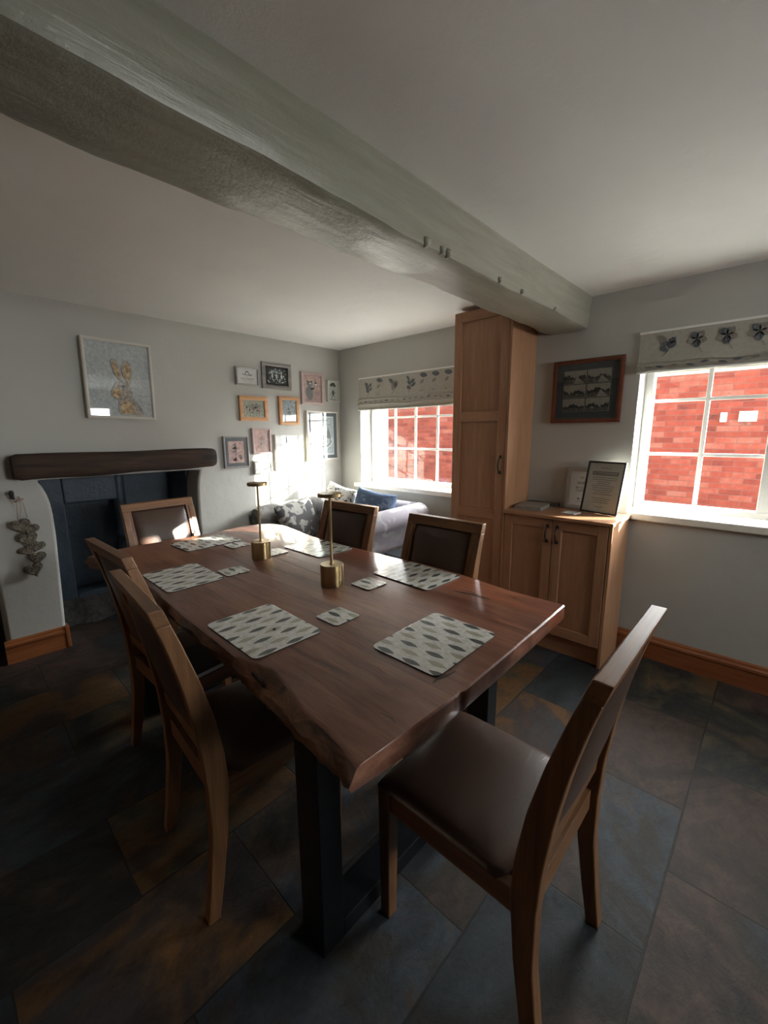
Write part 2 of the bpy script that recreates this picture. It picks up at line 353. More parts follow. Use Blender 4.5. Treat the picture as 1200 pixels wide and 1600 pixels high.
def fabric(name, base, cols, scale, seed, thr=0.55, rough=0.95):
    m, t, bs = mat(name)
    co = node(t, 'ShaderNodeTexCoord').outputs['Object']
    v = mapping(t, co, (1, 1, 1), (seed, seed * 2, 0)); n = noise(t, v, scale, 3, 0.5, 1.2); n2 = noise(t, v, scale * 0.4, 3, 0.5, 0.5)
    m1 = ramp(t, [(thr - 0.02, (0, 0, 0)), (thr + 0.02, (1, 1, 1))]); t.links.new(n.outputs[0], m1.inputs[0])
    c2 = ramp(t, [(0.35, cols[0]), (0.65, cols[1])]); t.links.new(n2.outputs[0], c2.inputs[0])
    t.links.new(mixc(t, m1.outputs[0], base, c2.outputs[0]), bs.inputs['Base Color']); bs.inputs['Roughness'].default_value = rough
    bump(t, bs, noise(t, co, 400, 1).outputs[0], 0.2, 0.003)
    return m
M['sofa'] = fabric('lilac_grey_sofa_fabric', (0.33, 0.31, 0.35), ((0.50, 0.49, 0.52), (0.19, 0.19, 0.21)), 8, 3, 0.54)
M['sofa2'] = fabric('grey_patterned_sofa_fabric', (0.20, 0.20, 0.20), ((0.40, 0.38, 0.36), (0.06, 0.065, 0.075)), 9, 9, 0.48)
M['cush_blue'] = fabric('blue_patterned_fabric', (0.09, 0.14, 0.24), ((0.22, 0.30, 0.42), (0.14, 0.2, 0.3)), 14, 5, 0.58)
M['cush_white'] = fabric('black_and_white_fabric', (0.75, 0.75, 0.75), ((0.05, 0.05, 0.06), (0.2, 0.2, 0.22)), 26, 7, 0.56)
M['cush_grey'] = fabric('charcoal_leaf_fabric', (0.09, 0.09, 0.095), ((0.42, 0.41, 0.37), (0.3, 0.3, 0.28)), 10, 8, 0.56)
M['throw'] = fabric('pale_throw', (0.62, 0.62, 0.62), ((0.5, 0.5, 0.52), (0.7, 0.7, 0.7)), 6, 2, 0.5)
M['linen'] = plain('stone_linen', (0.42, 0.40, 0.345), 0.9, nz=0.08, nscale=50)
M['linen_leaf'] = plain('printed_slate_leaf', (0.12, 0.13, 0.145), 0.9, nz=0.5, nscale=130)
M['linen_leaf2'] = plain('printed_taupe_leaf', (0.25, 0.23, 0.205), 0.9, nz=0.3, nscale=130)

def glass():
    m, t, bs = mat('clear_glass'); t.nodes.remove(bs)
    out = [n for n in t.nodes if n.type == 'OUTPUT_MATERIAL'][0]
    tr = node(t, 'ShaderNodeBsdfTransparent'); tr.inputs[0].default_value = (0.97, 0.98, 0.97, 1)
    gl = node(t, 'ShaderNodeBsdfGlossy'); gl.inputs['Roughness'].default_value = 0.0
    fr = node(t, 'ShaderNodeFresnel'); 
    gb = node(t, 'ShaderNodeNewGeometry'); t.links.new(mth(t, 'SUBTRACT', 1.5, mth(t, 'MULTIPLY', gb.outputs['Backfacing'], 0.8333)), fr.inputs[0])
    mx = node(t, 'ShaderNodeMixShader'); t.links.new(fr.outputs[0], mx.inputs[0]); t.links.new(tr.outputs[0], mx.inputs[1]); t.links.new(gl.outputs[0], mx.inputs[2])
    t.links.new(mx.outputs[0], out.inputs[0])
    return m
M['glass'] = glass()

# ------------------------------------------------------------------ mesh helpers
class MB:
    def __init__(s, *mats): s.bm = bmesh.new(); s.mats = [M[k] for k in mats] or []
    def face(s, pts, mi=0):
        vs_ = [s.bm.verts.new(p) for p in pts]
        f = s.bm.faces.new(vs_); f.material_index = mi; return f
    def box(s, x0, x1, y0, y1, z0, z1, mi=0):
        x0, x1 = sorted((x0, x1)); y0, y1 = sorted((y0, y1)); z0, z1 = sorted((z0, z1))
        v = [s.bm.verts.new((x, y, z)) for x in (x0, x1) for y in (y0, y1) for z in (z0, z1)]
        for q in ((0, 1, 3, 2), (4, 6, 7, 5), (0, 4, 5, 1), (2, 3, 7, 6), (0, 2, 6, 4), (1, 5, 7, 3)):
            s.bm.faces.new([v[i] for i in q]).material_index = mi
        return s
    def loft(s, rings, mi=0, cap=True, closed=True):
        R = [[s.bm.verts.new(p) for p in r] for r in rings]
        n = len(R[0])
        for a, b in zip(R, R[1:]):
            for i in range(n if closed else n - 1):
                j = (i + 1) % n
                s.bm.faces.new((a[i], a[j], b[j], b[i])).material_index = mi
        if cap and closed:
            s.bm.faces.new(R[0][::-1]).material_index = mi; s.bm.faces.new(R[-1]).material_index = mi
        return s
    def prism(s, pts, fn, a, b, mi=0):   # fn(u,v,w)->xyz
        return s.loft([[fn(u, v, a) for u, v in pts], [fn(u, v, b) for u, v in pts]], mi)
    def lathe(s, prof, c=(0, 0, 0), n=32, mi=0):
        return s.loft([[(c[0] + r * math.cos(2 * PI * i / n), c[1] + r * math.sin(2 * PI * i / n), c[2] + z) for i in range(n)] for r, z in prof], mi)
    def tube(s, path, r, n=8, mi=0, closed=False):
        P = [Vector(p) for p in path]; N = len(P); rings = []
        for i, p in enumerate(P):
            d = (P[(i + 1) % N] - P[i - 1]) if closed else (P[min(i + 1, N - 1)] - P[max(i - 1, 0)])
            d.normalize(); a = d.orthogonal() if i == 0 or True else None
            ref = Vector((0.3, 0.9, 0.31)); a = d.cross(ref).normalized(); b = d.cross(a)
            rr = r(i / (N - 1)) if callable(r) else r
            rings.append([p + (a * math.cos(2 * PI * k / n) + b * math.sin(2 * PI * k / n)) * rr for k in range(n)])
        if closed: rings.append(rings[0])
        return s.loft(rings, mi, cap=not closed)
    def build(s, name, parent=None, smooth=None, bevel=0, seg=2, loc=None, subdiv=0):
        bmesh.ops.remove_doubles(s.bm, verts=s.bm.verts, dist=1e-6) if False else None
        bmesh.ops.recalc_face_normals(s.bm, faces=s.bm.faces)
        me = bpy.data.meshes.new(name); s.bm.to_mesh(me); s.bm.free()
        for m in s.mats: me.materials.append(m)
        o = bpy.data.objects.new(name, me); COL.objects.link(o)
        if parent: o.parent = parent
        if loc: o.location = loc
        if bevel:
            b = o.modifiers.new('bevel', 'BEVEL'); b.width = bevel; b.segments = seg; b.limit_method = 'ANGLE'; b.angle_limit = math.radians(40)
        if subdiv:
            q = o.modifiers.new('sub', 'SUBSURF'); q.levels = q.render_levels = subdiv
        if smooth:
            me.polygons.foreach_set('use_smooth', [True] * len(me.polygons))
            if smooth != 'all':
                me.set_sharp_from_angle(angle=math.radians(smooth))
        return o
def empty(name, loc=(0, 0, 0), rz=0.0):
    o = bpy.data.objects.new(name, None); COL.objects.link(o); o.location = loc; o.rotation_euler = (0, 0, rz); o.empty_display_size = 0.1
    return o
def tag(o, label, cat, group=None, kind=None):
    o['label'] = label; o['category'] = cat
    if group: o['group'] = group
    if kind: o['kind'] = kind
    return o
def struct(o): o['kind'] = 'structure'; return o
def copy_tree(o, parent=None):
    c = o.copy(); COL.objects.link(c)
    if parent: c.parent = parent
    for ch in list(o.children): copy_tree(ch, c)
    return c
def text_into(mb, s, size, fn, mi, width=None):
    """flat lettering, its outline filled; fn(u,v)->xyz, centred on u=0"""
    cu = bpy.data.curves.new('t', 'FONT'); cu.body = s; cu.size = size; cu.align_x = 'CENTER'; cu.align_y = 'CENTER'; cu.resolution_u = 2
    ob = bpy.data.objects.new('t', cu); COL.objects.link(ob)
    me = ob.to_mesh(depsgraph=None) if False else bpy.data.meshes.new_from_object(ob)
    k = 1.0
    if width:
        xs = [v.co.x for v in me.vertices]; k = width / (max(xs) - min(xs))
    vv = [mb.bm.verts.new(fn(v.co.x * k, v.co.y)) for v in me.vertices]
    for p in me.polygons:
        try: mb.bm.faces.new([vv[i] for i in p.vertices]).material_index = mi
        except ValueError: pass
    COL.objects.unlink(ob); bpy.data.objects.remove(ob); bpy.data.curves.remove(cu); bpy.data.meshes.remove(me)

# ------------------------------------------------------------------ setting
XR, YB, ZC = 2.99, 3.466, 2.29
XL, YF = -1.7, -2.7
mb = MB('slate'); mb.box(XL - 0.2, 3.26, YF - 0.2, 4.6, -0.08, 0); struct(mb.build('floor'))
mb = MB('ceiling'); mb.box(XL - 0.2, 3.26, YF - 0.2, 3.75, ZC, ZC + 0.25); struct(mb.build('ceiling'))

def pierced_wall(name, key, y0, y1, holes, x0, x1, z1=2.6):
    ys = sorted({y0, y1} | {h[0] for h in holes} | {h[1] for h in holes}); zs = sorted({0, z1} | {h[2] for h in holes} | {h[3] for h in holes})
    bm = MB(key)
    inside = lambda yc, zc: any(h[0] < yc < h[1] and h[2] < zc < h[3] for h in holes)
    # merged outer and inner skins cell by cell, with the reveal faces round each hole
    for a, b in zip(ys, ys[1:]):
        for c, d in zip(zs, zs[1:]):
            if inside((a + b) / 2, (c + d) / 2): continue
            bm.face([(x0, a, c), (x0, a, d), (x0, b, d), (x0, b, c)]); bm.face([(x1, a, c), (x1, b, c), (x1, b, d), (x1, a, d)])
    for h in holes:
        a, b, c, d = h
        bm.face([(x0, a, c), (x0, a, d), (x1, a, d), (x1, a, c)]); bm.face([(x0, b, c), (x1, b, c), (x1, b, d), (x0, b, d)])
        bm.face([(x0, a, c), (x1, a, c), (x1, b, c), (x0, b, c)]); bm.face([(x0, a, d), (x0, b, d), (x1, b, d), (x1, a, d)])
    bm.face([(x0, y0, 0), (x1, y0, 0), (x1, y0, z1), (x0, y0, z1)]); bm.face([(x0, y1, 0), (x0, y1, z1), (x1, y1, z1), (x1, y1, 0)])
    bm.face([(x0, y0, z1), (x1, y0, z1), (x1, y1, z1), (x0, y1, z1)])
    bmesh.ops.remove_doubles(bm.bm, verts=bm.bm.verts, dist=1e-5)
    return struct(bm.build(name, smooth=30))
W1 = (1.79, 3.16, 0.93, 1.98); W2 = (-0.245, 0.69, 0.93, 2.02)
pierced_wall('wall_right', 'wall', YF, 3.72, [W1, W2], XR, 3.27)

M['render'] = plain('grey_exterior_render', (0.16, 0.155, 0.15), 0.9, nz=0.1)
mb = MB('render')
def leaf_wall(x0, x1, y0, y1, z0, z1): mb.box(x0, x1, y0, y1, z0, z1)
E1, E2 = (W1[0] - 0.16, W1[1]), (W2[0] - 0.16, W2[1])
for (a, b) in ((YF - 0.2, E2[0]), (E2[1], E1[0]), (E1[1], 4.8)): leaf_wall(3.271, 3.40, a, b, -0.1, 4.6)
for h in (E1 + W1[2:], E2 + W2[2:]): leaf_wall(3.271, 3.40, h[0], h[1], -0.1, h[2] - 0.03); leaf_wall(3.271, 3.40, h[0], h[1], 1.90, 4.6)
struct(mb.build('wall_exterior'))
for h in (W1, W2):
    mb = MB('cream'); mb.box(3.272, 3.42, h[0] + 0.001, h[1] - 0.001, 1.81, 1.899); struct(mb.build('trim_2'))
# back wall: door opening on the left, fireplace opening with rounded plaster shoulders
out = [(XL, 0), (-0.75, 0), (-0.75, 2.0), (0.14, 2.0), (0.135, 0), (0.43, 0), (0.437, 0.16), (0.447, 0.4), (0.455, 0.6), (0.463, 0.8), (0.463, 0.93), (0.458, 1.01),
       (0.447, 1.07), (0.43, 1.12), (0.405, 1.165), (1.46, 1.165), (1.437, 1.10), (1.425, 1.02), (1.42, 0.92), (1.412, 0.6), (1.41, 0), (XR, 0), (XR, 2.5), (XL, 2.5)]
mb = MB('wall'); mb.prism(out, lambda u, v, w: (u, w, v), YB, 3.70)
struct(mb.build('wall_back', bevel=0.018, seg=3, smooth=50))
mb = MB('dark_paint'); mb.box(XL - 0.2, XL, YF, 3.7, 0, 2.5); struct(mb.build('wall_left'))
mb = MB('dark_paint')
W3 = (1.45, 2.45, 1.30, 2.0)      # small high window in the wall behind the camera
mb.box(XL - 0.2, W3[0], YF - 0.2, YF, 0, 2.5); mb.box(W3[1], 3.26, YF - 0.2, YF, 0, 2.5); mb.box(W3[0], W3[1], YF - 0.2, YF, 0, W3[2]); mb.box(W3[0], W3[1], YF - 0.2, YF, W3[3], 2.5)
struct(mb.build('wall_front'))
w3 = struct(empty('window_3', (1.95, YF - 0.1, W3[2])))
mb = MB('upvc'); t_ = 0.05
mb.box(W3[0], W3[0] + t_, YF - 0.13, YF - 0.07, W3[2], W3[3]); mb.box(W3[1] - t_, W3[1], YF - 0.13, YF - 0.07, W3[2], W3[3]); mb.box(W3[0] + t_, W3[1] - t_, YF - 0.13, YF - 0.07, W3[2], W3[2] + t_); mb.box(W3[0] + t_, W3[1] - t_, YF - 0.13, YF - 0.07, W3[3] - t_, W3[3]); mb.box(1.93, 1.97, YF - 0.12, YF - 0.08, W3[2] + t_, W3[3] - t_)
mb.build('window_frame', w3, loc=(-1.95, -(YF - 0.1), -W3[2]))
mb = MB('glass'); mb.box(W3[0] + 0.03, W3[1] - 0.03, YF - 0.102, YF - 0.098, W3[2] + 0.03, W3[3] - 0.03); mb.build('glass_pane', w3, loc=(-1.95, -(YF - 0.1), -W3[2]))
# dark passage behind the doorway
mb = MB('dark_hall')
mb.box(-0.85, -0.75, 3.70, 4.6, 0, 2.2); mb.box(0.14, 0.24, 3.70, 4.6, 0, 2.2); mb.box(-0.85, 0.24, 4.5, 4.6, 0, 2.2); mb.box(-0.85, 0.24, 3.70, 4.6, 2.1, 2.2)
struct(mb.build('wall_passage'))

# skirting
def skirt(name, key, pts_from, pts_to, fn):
    prof = [(0, 0), (0.018, 0), (0.018, 0.105), (0.024, 0.112), (0.024, 0.126), (0.014, 0.136), (0.012, 0.146), (0.006, 0.155), (0, 0.155)]
    mb = MB(key); mb.loft([[fn(u, v, pts_from) for u, v in prof], [fn(u, v, pts_to) for u, v in prof]])
    return struct(mb.build(name))
skirt('baseboard_right', 'skirt_y', YF, 0.664, lambda u, v, w: (XR - u, w, v))
b0 = skirt('baseboard_back', 'skirt_x', 0.115, 0.425, lambda u, v, w: (w, YB - u, v))
mb = MB('skirt_x'); mb.box(0.425, 0.452, YB - 0.024, YB + 0.05, 0, 0.155); mb.build('end_block', b0, bevel=0.006)
skirt('baseboard_left', 'skirt_y', YF, YB, lambda u, v, w: (XL + u, w, v))
skirt('baseboard_back_right', 'skirt_x', 1.42, 2.99, lambda u, v, w: (w, YB - u, v))

# ceiling beam, painted old timber with uneven arrises
def wob(x, a, s): return a * (math.sin(x * 3.1 + s) + 0.6 * math.sin(x * 7.7 + 2 * s) + 0.35 * math.sin(x * 17.3 + 3 * s) + 0.2 * math.sin(x * 41 + s))
rings = []
NX = 190
for i in range(NX + 1):
    x = XL + (XR - XL) * i / NX
    zb = 2.100 + max(0, (1.9 - x)) * 0.012 + wob(x, 0.0035, 1)
    zc_ = 2.094 + wob(x, 0.0035, 4)
    ch = 0.012 + 0.010 * (0.5 + 0.5 * math.sin(x * 2.3 + 1)) + rnd.uniform(0, 0.004)
    yf = 1.012 + wob(x, 0.002, 2); yb = 1.262 + wob(x, 0.008, 5) + rnd.uniform(-0.002, 0.002)
    pr = [(yf - 0.006 + wob(x, 0.002, 7), ZC + 0.01), (yf, 2.23), (yf + 0.002, zb + 0.05 + ch), (yf + 0.004, zb + ch), (yf + ch * 0.45, zb + ch * 0.3), (yf + ch, zb),
          (yf + 0.07, zb - 0.004), (yf + 0.15, zc_ - 0.003), (yb - 0.03, zc_), (yb - 0.006, zc_ + 0.006), (yb, zc_ + 0.02), (yb + 0.004, 2.18), (yb + 0.01, ZC + 0.01)]
    rings.append([(x, y, z) for y, z in pr])
mb = MB('beam'); mb.loft(rings)
beam = struct(mb.build('trim_1', smooth=38))
for (x, r_) in ((1.30, 0.016), (1.395, 0.013), (1.435, 0.015), (1.83, 0.012), (2.05, 0.010), (2.45, 0.009)):
    mb = MB('beam')
    ring = [[(x + rr * math.cos(a) * r_ * (1 + 0.2 * math.sin(3 * a)), 1.014 + hh, 2.118 + rr * math.sin(a) * r_) for a in [2 * PI * k / 10 for k in range(10)]]
            for rr, hh in ((1.25, 0.012), (1.1, -0.001), (0.85, -0.008), (0.3, -0.011))]
    mb.loft(ring); mb.build('knot', beam, smooth='all')
# windows
def window(name, hole, cols, rows, xg=3.19, mullions=(), sill=None):
    y0, y1, z0, z1 = hole
    w = struct(empty(name, (3.18, (y0 + y1) / 2, z0)))
    L = lambda mb_, nm, **k: mb_.build(nm, w, loc=(-3.18, -(y0 + y1) / 2, -z0), **k)
    fx0, fx1 = 3.145, 3.215
    mb = MB('upvc'); t = 0.045
    mb.box(fx0, fx1, y0, y0 + t, z0 + 0.02, z1); mb.box(fx0, fx1, y1 - t, y1, z0 + 0.02, z1); mb.box(fx0, fx1, y0 + t, y1 - t, z0 + 0.02, z0 + 0.06); mb.box(fx0, fx1, y0 + t, y1 - t, z1 - t, z1)
    for mc in mullions: mb.box(fx0, fx1, mc - 0.035, mc + 0.035, z0 + 0.06, z1 - t)
    L(mb, 'window_frame', bevel=0.004)
    mb = MB('upvc')
    for c in cols:
        mb.box(3.181, 3.194, c - 0.012, c + 0.012, z0 + 0.05, z1 - 0.03)
    for r in rows:
        mb.box(3.1812, 3.1938, y0 + 0.03, y1 - 0.03, r - 0.010, r + 0.010)
    L(mb, 'glazing_bars', bevel=0.003)
    mb = MB('glass'); mb.box(3.184, 3.190, y0 + 0.03, y1 - 0.03, z0 + 0.05, z1 - 0.03); L(mb, 'glass_pane')
    mb = MB('cream'); a, b = sill; 
    mb.box(XR - 0.002, 3.15, y0 + 0.001, y1 - 0.001, z0 - 0.02, z0 + 0.012); mb.box(XR - 0.03, XR - 0.001, a, b, z0 - 0.032, z0 + 0.012)
    L(mb, 'window_sill', bevel=0.006)
    return w
window('window_1', W1, (2.08, 2.34, 2.60, 2.86), (1.295, 1.60), sill=(1.80, 3.25))
window('window_2', W2, (0.365,), (1.305, 1.635), mullions=(0.04,), sill=(-0.32, 0.655))

# ------------------------------------------------------------------ roman blinds with printed foliage
def leafpoly(mb, fn, u, v, a, l, w, mi):
    pts = []
    for k in range(9):
        s = k / 8; pts.append((l * s, w * math.sin(PI * s) ** 0.8))
    for k in range(7, 0, -1):
        s = k / 8; pts.append((l * s, -w * math.sin(PI * s) ** 0.8))
    ca, sa = math.cos(a), math.sin(a)
    mb.face([fn(u + p * ca - q * sa, v + p * sa + q * ca) for p, q in pts], mi)
def stem(mb, fn, pts, w, mi):
    for (a, b), (c, d) in zip(pts, pts[1:]):
        dx, dy = c - a, d - b; l = math.hypot(dx, dy) or 1; nx, ny = -dy / l * w, dx / l * w
        mb.face([fn(a + nx, b + ny), fn(a - nx, b - ny), fn(c - nx, d - ny), fn(c + nx, d + ny)], mi)
def blind(y_left, y_right, zt, zf, zb, seed, label):
    R = random.Random(seed)
    e = tag(empty('roman_blind', (XR - 0.02, (y_left + y_right) / 2, zt)), label, 'blind')
    off = (-(XR - 0.02), -(y_left + y_right) / 2, -zt)
    Wd = y_left - y_right
    mb = MB('linen', 'linen_leaf', 'linen_leaf2')
    n = 24
    # side profile: flat upper panel, stacked folds below (gentle sag between the cords)
    prof = [(XR - 0.012, zt), (XR - 0.014, zf + 0.03), (XR - 0.020, zf + 0.004), (XR - 0.030, zf), (XR - 0.034, zf - 0.006), (XR - 0.024, zf - 0.012), (XR - 0.026, (zf + zb) / 2 + 0.006),
            (XR - 0.036, (zf + zb) / 2), (XR - 0.030, (zf + zb) / 2 - 0.008), (XR - 0.024, zb + 0.012), (XR - 0.034, zb + 0.003), (XR - 0.028, zb), (XR - 0.006, zb + 0.002), (XR - 0.004, zt)]
    rings = []
    for i in range(n + 1):
        s = i / n; y = y_left - Wd * s; sag = 0.006 * math.sin(s * PI * 3) + 0.003 * math.sin(s * 23)
        rings.append([(x, y, z + (sag if z < zf + 0.02 else 0)) for x, z in prof])
    mb.loft(rings)
    fn = lambda u, v: (XR - 0.0162, y_left - u, zt - v)   # u to the right, v down
    H = zt - zf - 0.03
    u = 0.02
    while u < Wd - 0.20:
        kind = R.choice('abc')
        if kind == 'a':
            x0 = u + 0.10; p = [(x0, H)]
            for k in range(1, 7): p.append((x0 + 0.02 * math.sin(k * 0.6) + 0.004 * k, H - H * 0.10 * k))
            stem(mb, fn, p, 0.0018, 1)
            for k, (a, b) in enumerate(p[2:]):
                leafpoly(mb, fn, a, b, -PI / 2 + (0.9 if k % 2 else -0.9) + R.uniform(-0.3, 0.3), R.uniform(0.045, 0.065), R.uniform(0.011, 0.017), R.choice((1, 1, 2)))
            u += 0.20
        elif kind == 'b':
            x0 = u + 0.06
            for k in range(5): leafpoly(mb, fn, x0, H * 0.45, k * 2 * PI / 5 + 0.3, 0.048, 0.018, 1 if k % 2 else 2)
            stem(mb, fn, [(x0, H * 0.5), (x0 + 0.01, H * 0.75), (x0 + 0.03, H)], 0.0015, 2)
            u += 0.13
        else:
            x0 = u + 0.05
            for k in range(7): stem(mb, fn, [(x0, H), (x0 + 0.05 * math.sin((k - 3) * 0.4), H - 0.05 * math.cos((k - 3) * 0.4))], 0.001, 2)
            leafpoly(mb, fn, x0 - 0.02, 0.025, 0.15, 0.085, 0.020, 1); leafpoly(mb, fn, x0 + 0.03, 0.07, 2.6, 0.055, 0.014, 2)
            u += 0.13
    fn2 = lambda u, v: (XR - 0.0372, y_left - u, zf - 0.016 - v)
    for k in range(int(Wd / 0.07)):
        a = 0.02 + k * 0.07 + R.uniform(0, 0.02)
        if a < Wd - 0.06: leafpoly(mb, fn2, a, 0.008 + R.uniform(-0.003, 0.003), R.uniform(-0.3, 0.3), 0.045, 0.006, R.choice((1, 2)))
    mb.build('blind_fabric', e, loc=off, smooth=30)
    mb = MB('white'); mb.box(XR - 0.016, XR - 0.002, y_right, y_left + 0.003, zt, zt + 0.012); mb.build('headrail', e, loc=off)
    mb = MB('white'); mb.box(XR - 0.040, XR - 0.030, y_right + 0.01, y_left - 0.01, zb - 0.004, zb + 0.006); mb.build('bottom_bar', e, loc=off, bevel=0.002)
blind(3.165, 1.815, 1.972, 1.775, 1.672, 3, 'floral roman blind folded up over the window behind the sofa')
blind(0.705, -0.26, 2.012, 1.845, 1.79, 8, 'floral roman blind above the right-hand window beside the black-and-white photo frame')

# ------------------------------------------------------------------ outside
mb = MB('brick'); mb.box(7.2, 7.42, -1.2, 9.5, -0.1, 2.44)
gw = tag(mb.build('garden_wall'), 'red brick wall standing outside both windows', 'wall')
mb = MB('concrete'); mb.box(3.27, 11, -12, 12, -0.35, -0.1); struct(mb.build('ground'))
def reflection(y0, y1, z0, z1, label):  # pale reflections in the window glass, built as white panels on the brick
    mb = MB('white'); mb.box(7.18, 7.20, y0, y1, z0, z1); tag(mb.build('reflection_panel', bevel=0.003), label, 'reflection')
reflection(0.30, 0.48, 1.56, 1.69, 'larger window-glass reflection modelled as a white panel on the brick wall outside')
reflection(0.60, 0.67, 1.56, 1.68, 'narrow upright window-glass reflection modelled as a white panel on the brick wall outside')

# ------------------------------------------------------------------ fireplace
fp = tag(empty('fireplace', (0.93, 3.9, 0)), 'open inglenook fireplace painted dark navy under the old beam mantel', 'fireplace')
FO = (-0.93, -3.9, 0)
mb = MB('navy')
mb.loft([[(0.30, 3.702, z), (0.452, 3.702, z), (0.478, 3.95, z), (0.30, 3.95, z)] for z in (0.0, 1.9)])
mb.box(1.425, 1.6, 3.702, 4.25, 0, 1.9)
mb.box(0.30, 1.6, 3.702, 4.35, 1.9, 2.0)
mb.build('side_wall', fp, loc=FO, bevel=0.01)
mb = MB('navy')   # back face with a deep square niche
mb.loft([[(u, 3.95, v) for u, v in ring] for ring in ()] or [[(0.30, 3.95, 0), (0.605, 3.95, 0), (0.605, 3.95, 1.9), (0.30, 3.95, 1.9)], [(0.30, 4.25, 0), (0.605, 4.25, 0), (0.605, 4.25, 1.9), (0.30, 4.25, 1.9)]])
mb.box(0.605, 0.98, 3.95, 4.25, 0, 0.21); mb.box(0.605, 0.98, 3.95, 4.25, 0.93, 1.9); mb.box(0.605, 0.98, 4.10, 4.25, 0.21, 0.93)
mb.box(0.98, 1.45, 4.10, 4.30, 0, 1.9)
mb.build('back_wall', fp, loc=FO, bevel=0.012, seg=3)
mb = MB('navy'); mb.lathe([(0.045, 0.62), (0.05, 0.63), (0.05, 0.66), (0.045, 0.67), (0.045, 1.88)], (0.985, 3.985, 0), 20); mb.build('flue_pipe', fp, loc=FO, smooth=40)
mb = MB('navy'); mb.lathe([(0.075, 0.2), (0.085, 0.24), (0.085, 0.52), (0.07, 0.57), (0.05, 0.585)], (1.03, 4.05, 0), 20); mb.build('flue_base', fp, loc=FO, smooth=40)
R = random.Random(4); rings = []
for i in range(24):
    x = 0.468 + 0.955 * i / 23
    a = 3.80 + 0.03 * math.sin(i * 0.9) + R.uniform(-0.01, 0.01)
    rings.append([(x, a, -0.005), (x, a + 0.03, 0.025 + R.uniform(-0.01, 0.012)), (x, a + 0.08, 0.08 + R.uniform(-0.015, 0.015)), (x, 3.945, 0.17 + R.uniform(-0.012, 0.012)), (x, 3.949, -0.005)])
mb = MB('ash'); mb.loft(rings); mb.build('rubble_hearth', fp, loc=FO, smooth=60)

# mantel beam
rings = []
for i in range(40):
    s = i / 39; x = 0.292 + (1.545 - 0.292) * s
    e0 = 0.012 if i in (0, 39) else 0
    zt = 1.335 + 0.003 * math.sin(s * 9) - e0; zb = 1.178 + 0.014 * s + 0.004 * math.sin(s * 14) + e0; yf = 3.325 + 0.006 * math.sin(s * 11) + e0
    rings.append([(x, YB - 0.001, zt), (x, yf + 0.02, zt), (x, yf + 0.003, zt - 0.02), (x, yf, (zt + zb) / 2), (x, yf + 0.006, zb + 0.02), (x, yf + 0.022, zb), (x, YB - 0.001, zb)])
mb = MB('mantel'); mb.loft(rings)
tag(mb.build('mantel_beam', smooth=50), 'rough dark oak beam used as the mantel over the navy fireplace', 'mantel')

# ------------------------------------------------------------------ heart garland
hg = tag(empty('heart_garland', (0.300, YB - 0.03, 1.10)), 'string of woven wicker hearts hanging from the black hook left of the fireplace', 'garland')
def heart(cx, cz, s, rot, yy, parent):
    mb = MB('wicker')
    pts = []
    for k in range(28):
        t_ = 2 * PI * k / 28
        x = 16 * math.sin(t_) ** 3; y = 13 * math.cos(t_) - 5 * math.cos(2 * t_) - 2 * math.cos(3 * t_) - math.cos(4 * t_)
        x, y = x / 16, (y + 2.5) / 16
        pts.append((x * math.cos(rot) - y * math.sin(rot), x * math.sin(rot) + y * math.cos(rot)))
    rings = []
    for rr, dd in ((0.55, -0.018), (0.85, -0.014), (1.0, 0.0), (0.85, 0.014), (0.55, 0.018)):
        rings.append([(cx + x * s * rr, yy + dd * 0.9, cz + y * s * rr) for x, y in pts])
    mb.loft(rings)
    for q in range(3):
        mb.tube([(cx + x * s * (1.02 - 0.16 * q) + R.uniform(-0.001, 0.001), yy - 0.004 - 0.006 * q, cz + y * s * (1.02 - 0.16 * q)) for x, y in pts], 0.0035, 5, 0, closed=True)
    return mb.build('heart', parent, smooth='all')
for cx, cz, s, rot in ((-0.012, -0.215, 0.050, 0.15), (0.028, -0.235, 0.042, -0.5), (0.012, -0.305, 0.050, 0.1), (0.048, -0.355, 0.040, -0.4), (0.005, -0.375, 0.038, 0.5), (0.040, -0.435, 0.046, -0.1), (0.018, -0.510, 0.048, 0.25)):
    heart(cx, cz, s, rot, 0.0 + R.uniform(-0.006, 0.006), hg)
mb = MB('twine'); mb.tube([(0, -0.02, -0.02), (0.006, -0.015, -0.08), (-0.01, 0, -0.17), (0.01, 0.01, -0.28), (0.02, 0.01, -0.4), (0.02, 0, -0.5)], 0.002, 6)
mb.tube([(0, -0.02, -0.02), (0.018, -0.02, -0.07), (0.026, -0.01, -0.16)], 0.0022, 6); mb.tube([(0, -0.02, -0.02), (-0.014, -0.02, -0.05), (-0.02, -0.01, -0.16)], 0.0018, 6)
mb.tube([(-0.022, -0.012, -0.055), (0, -0.026, -0.045), (0.024, -0.014, -0.04)], 0.006, 6)
mb.build('twine', hg, smooth='all')
mb = MB('black'); mb.tube([(0.272, YB, 1.10), (0.272, YB - 0.03, 1.095), (0.275, YB - 0.045, 1.085), (0.278, YB - 0.05, 1.06)], 0.005, 8)
mb.lathe([(0.006, -0.03), (0.010, -0.02), (0.013, 0.0), (0.013, 0.012), (0.008, 0.022)], (0.270, YB - 0.05, 1.095), 12)
tag(mb.build('wall_hook', smooth=60), 'small black hook holding the string of wicker hearts', 'hook')

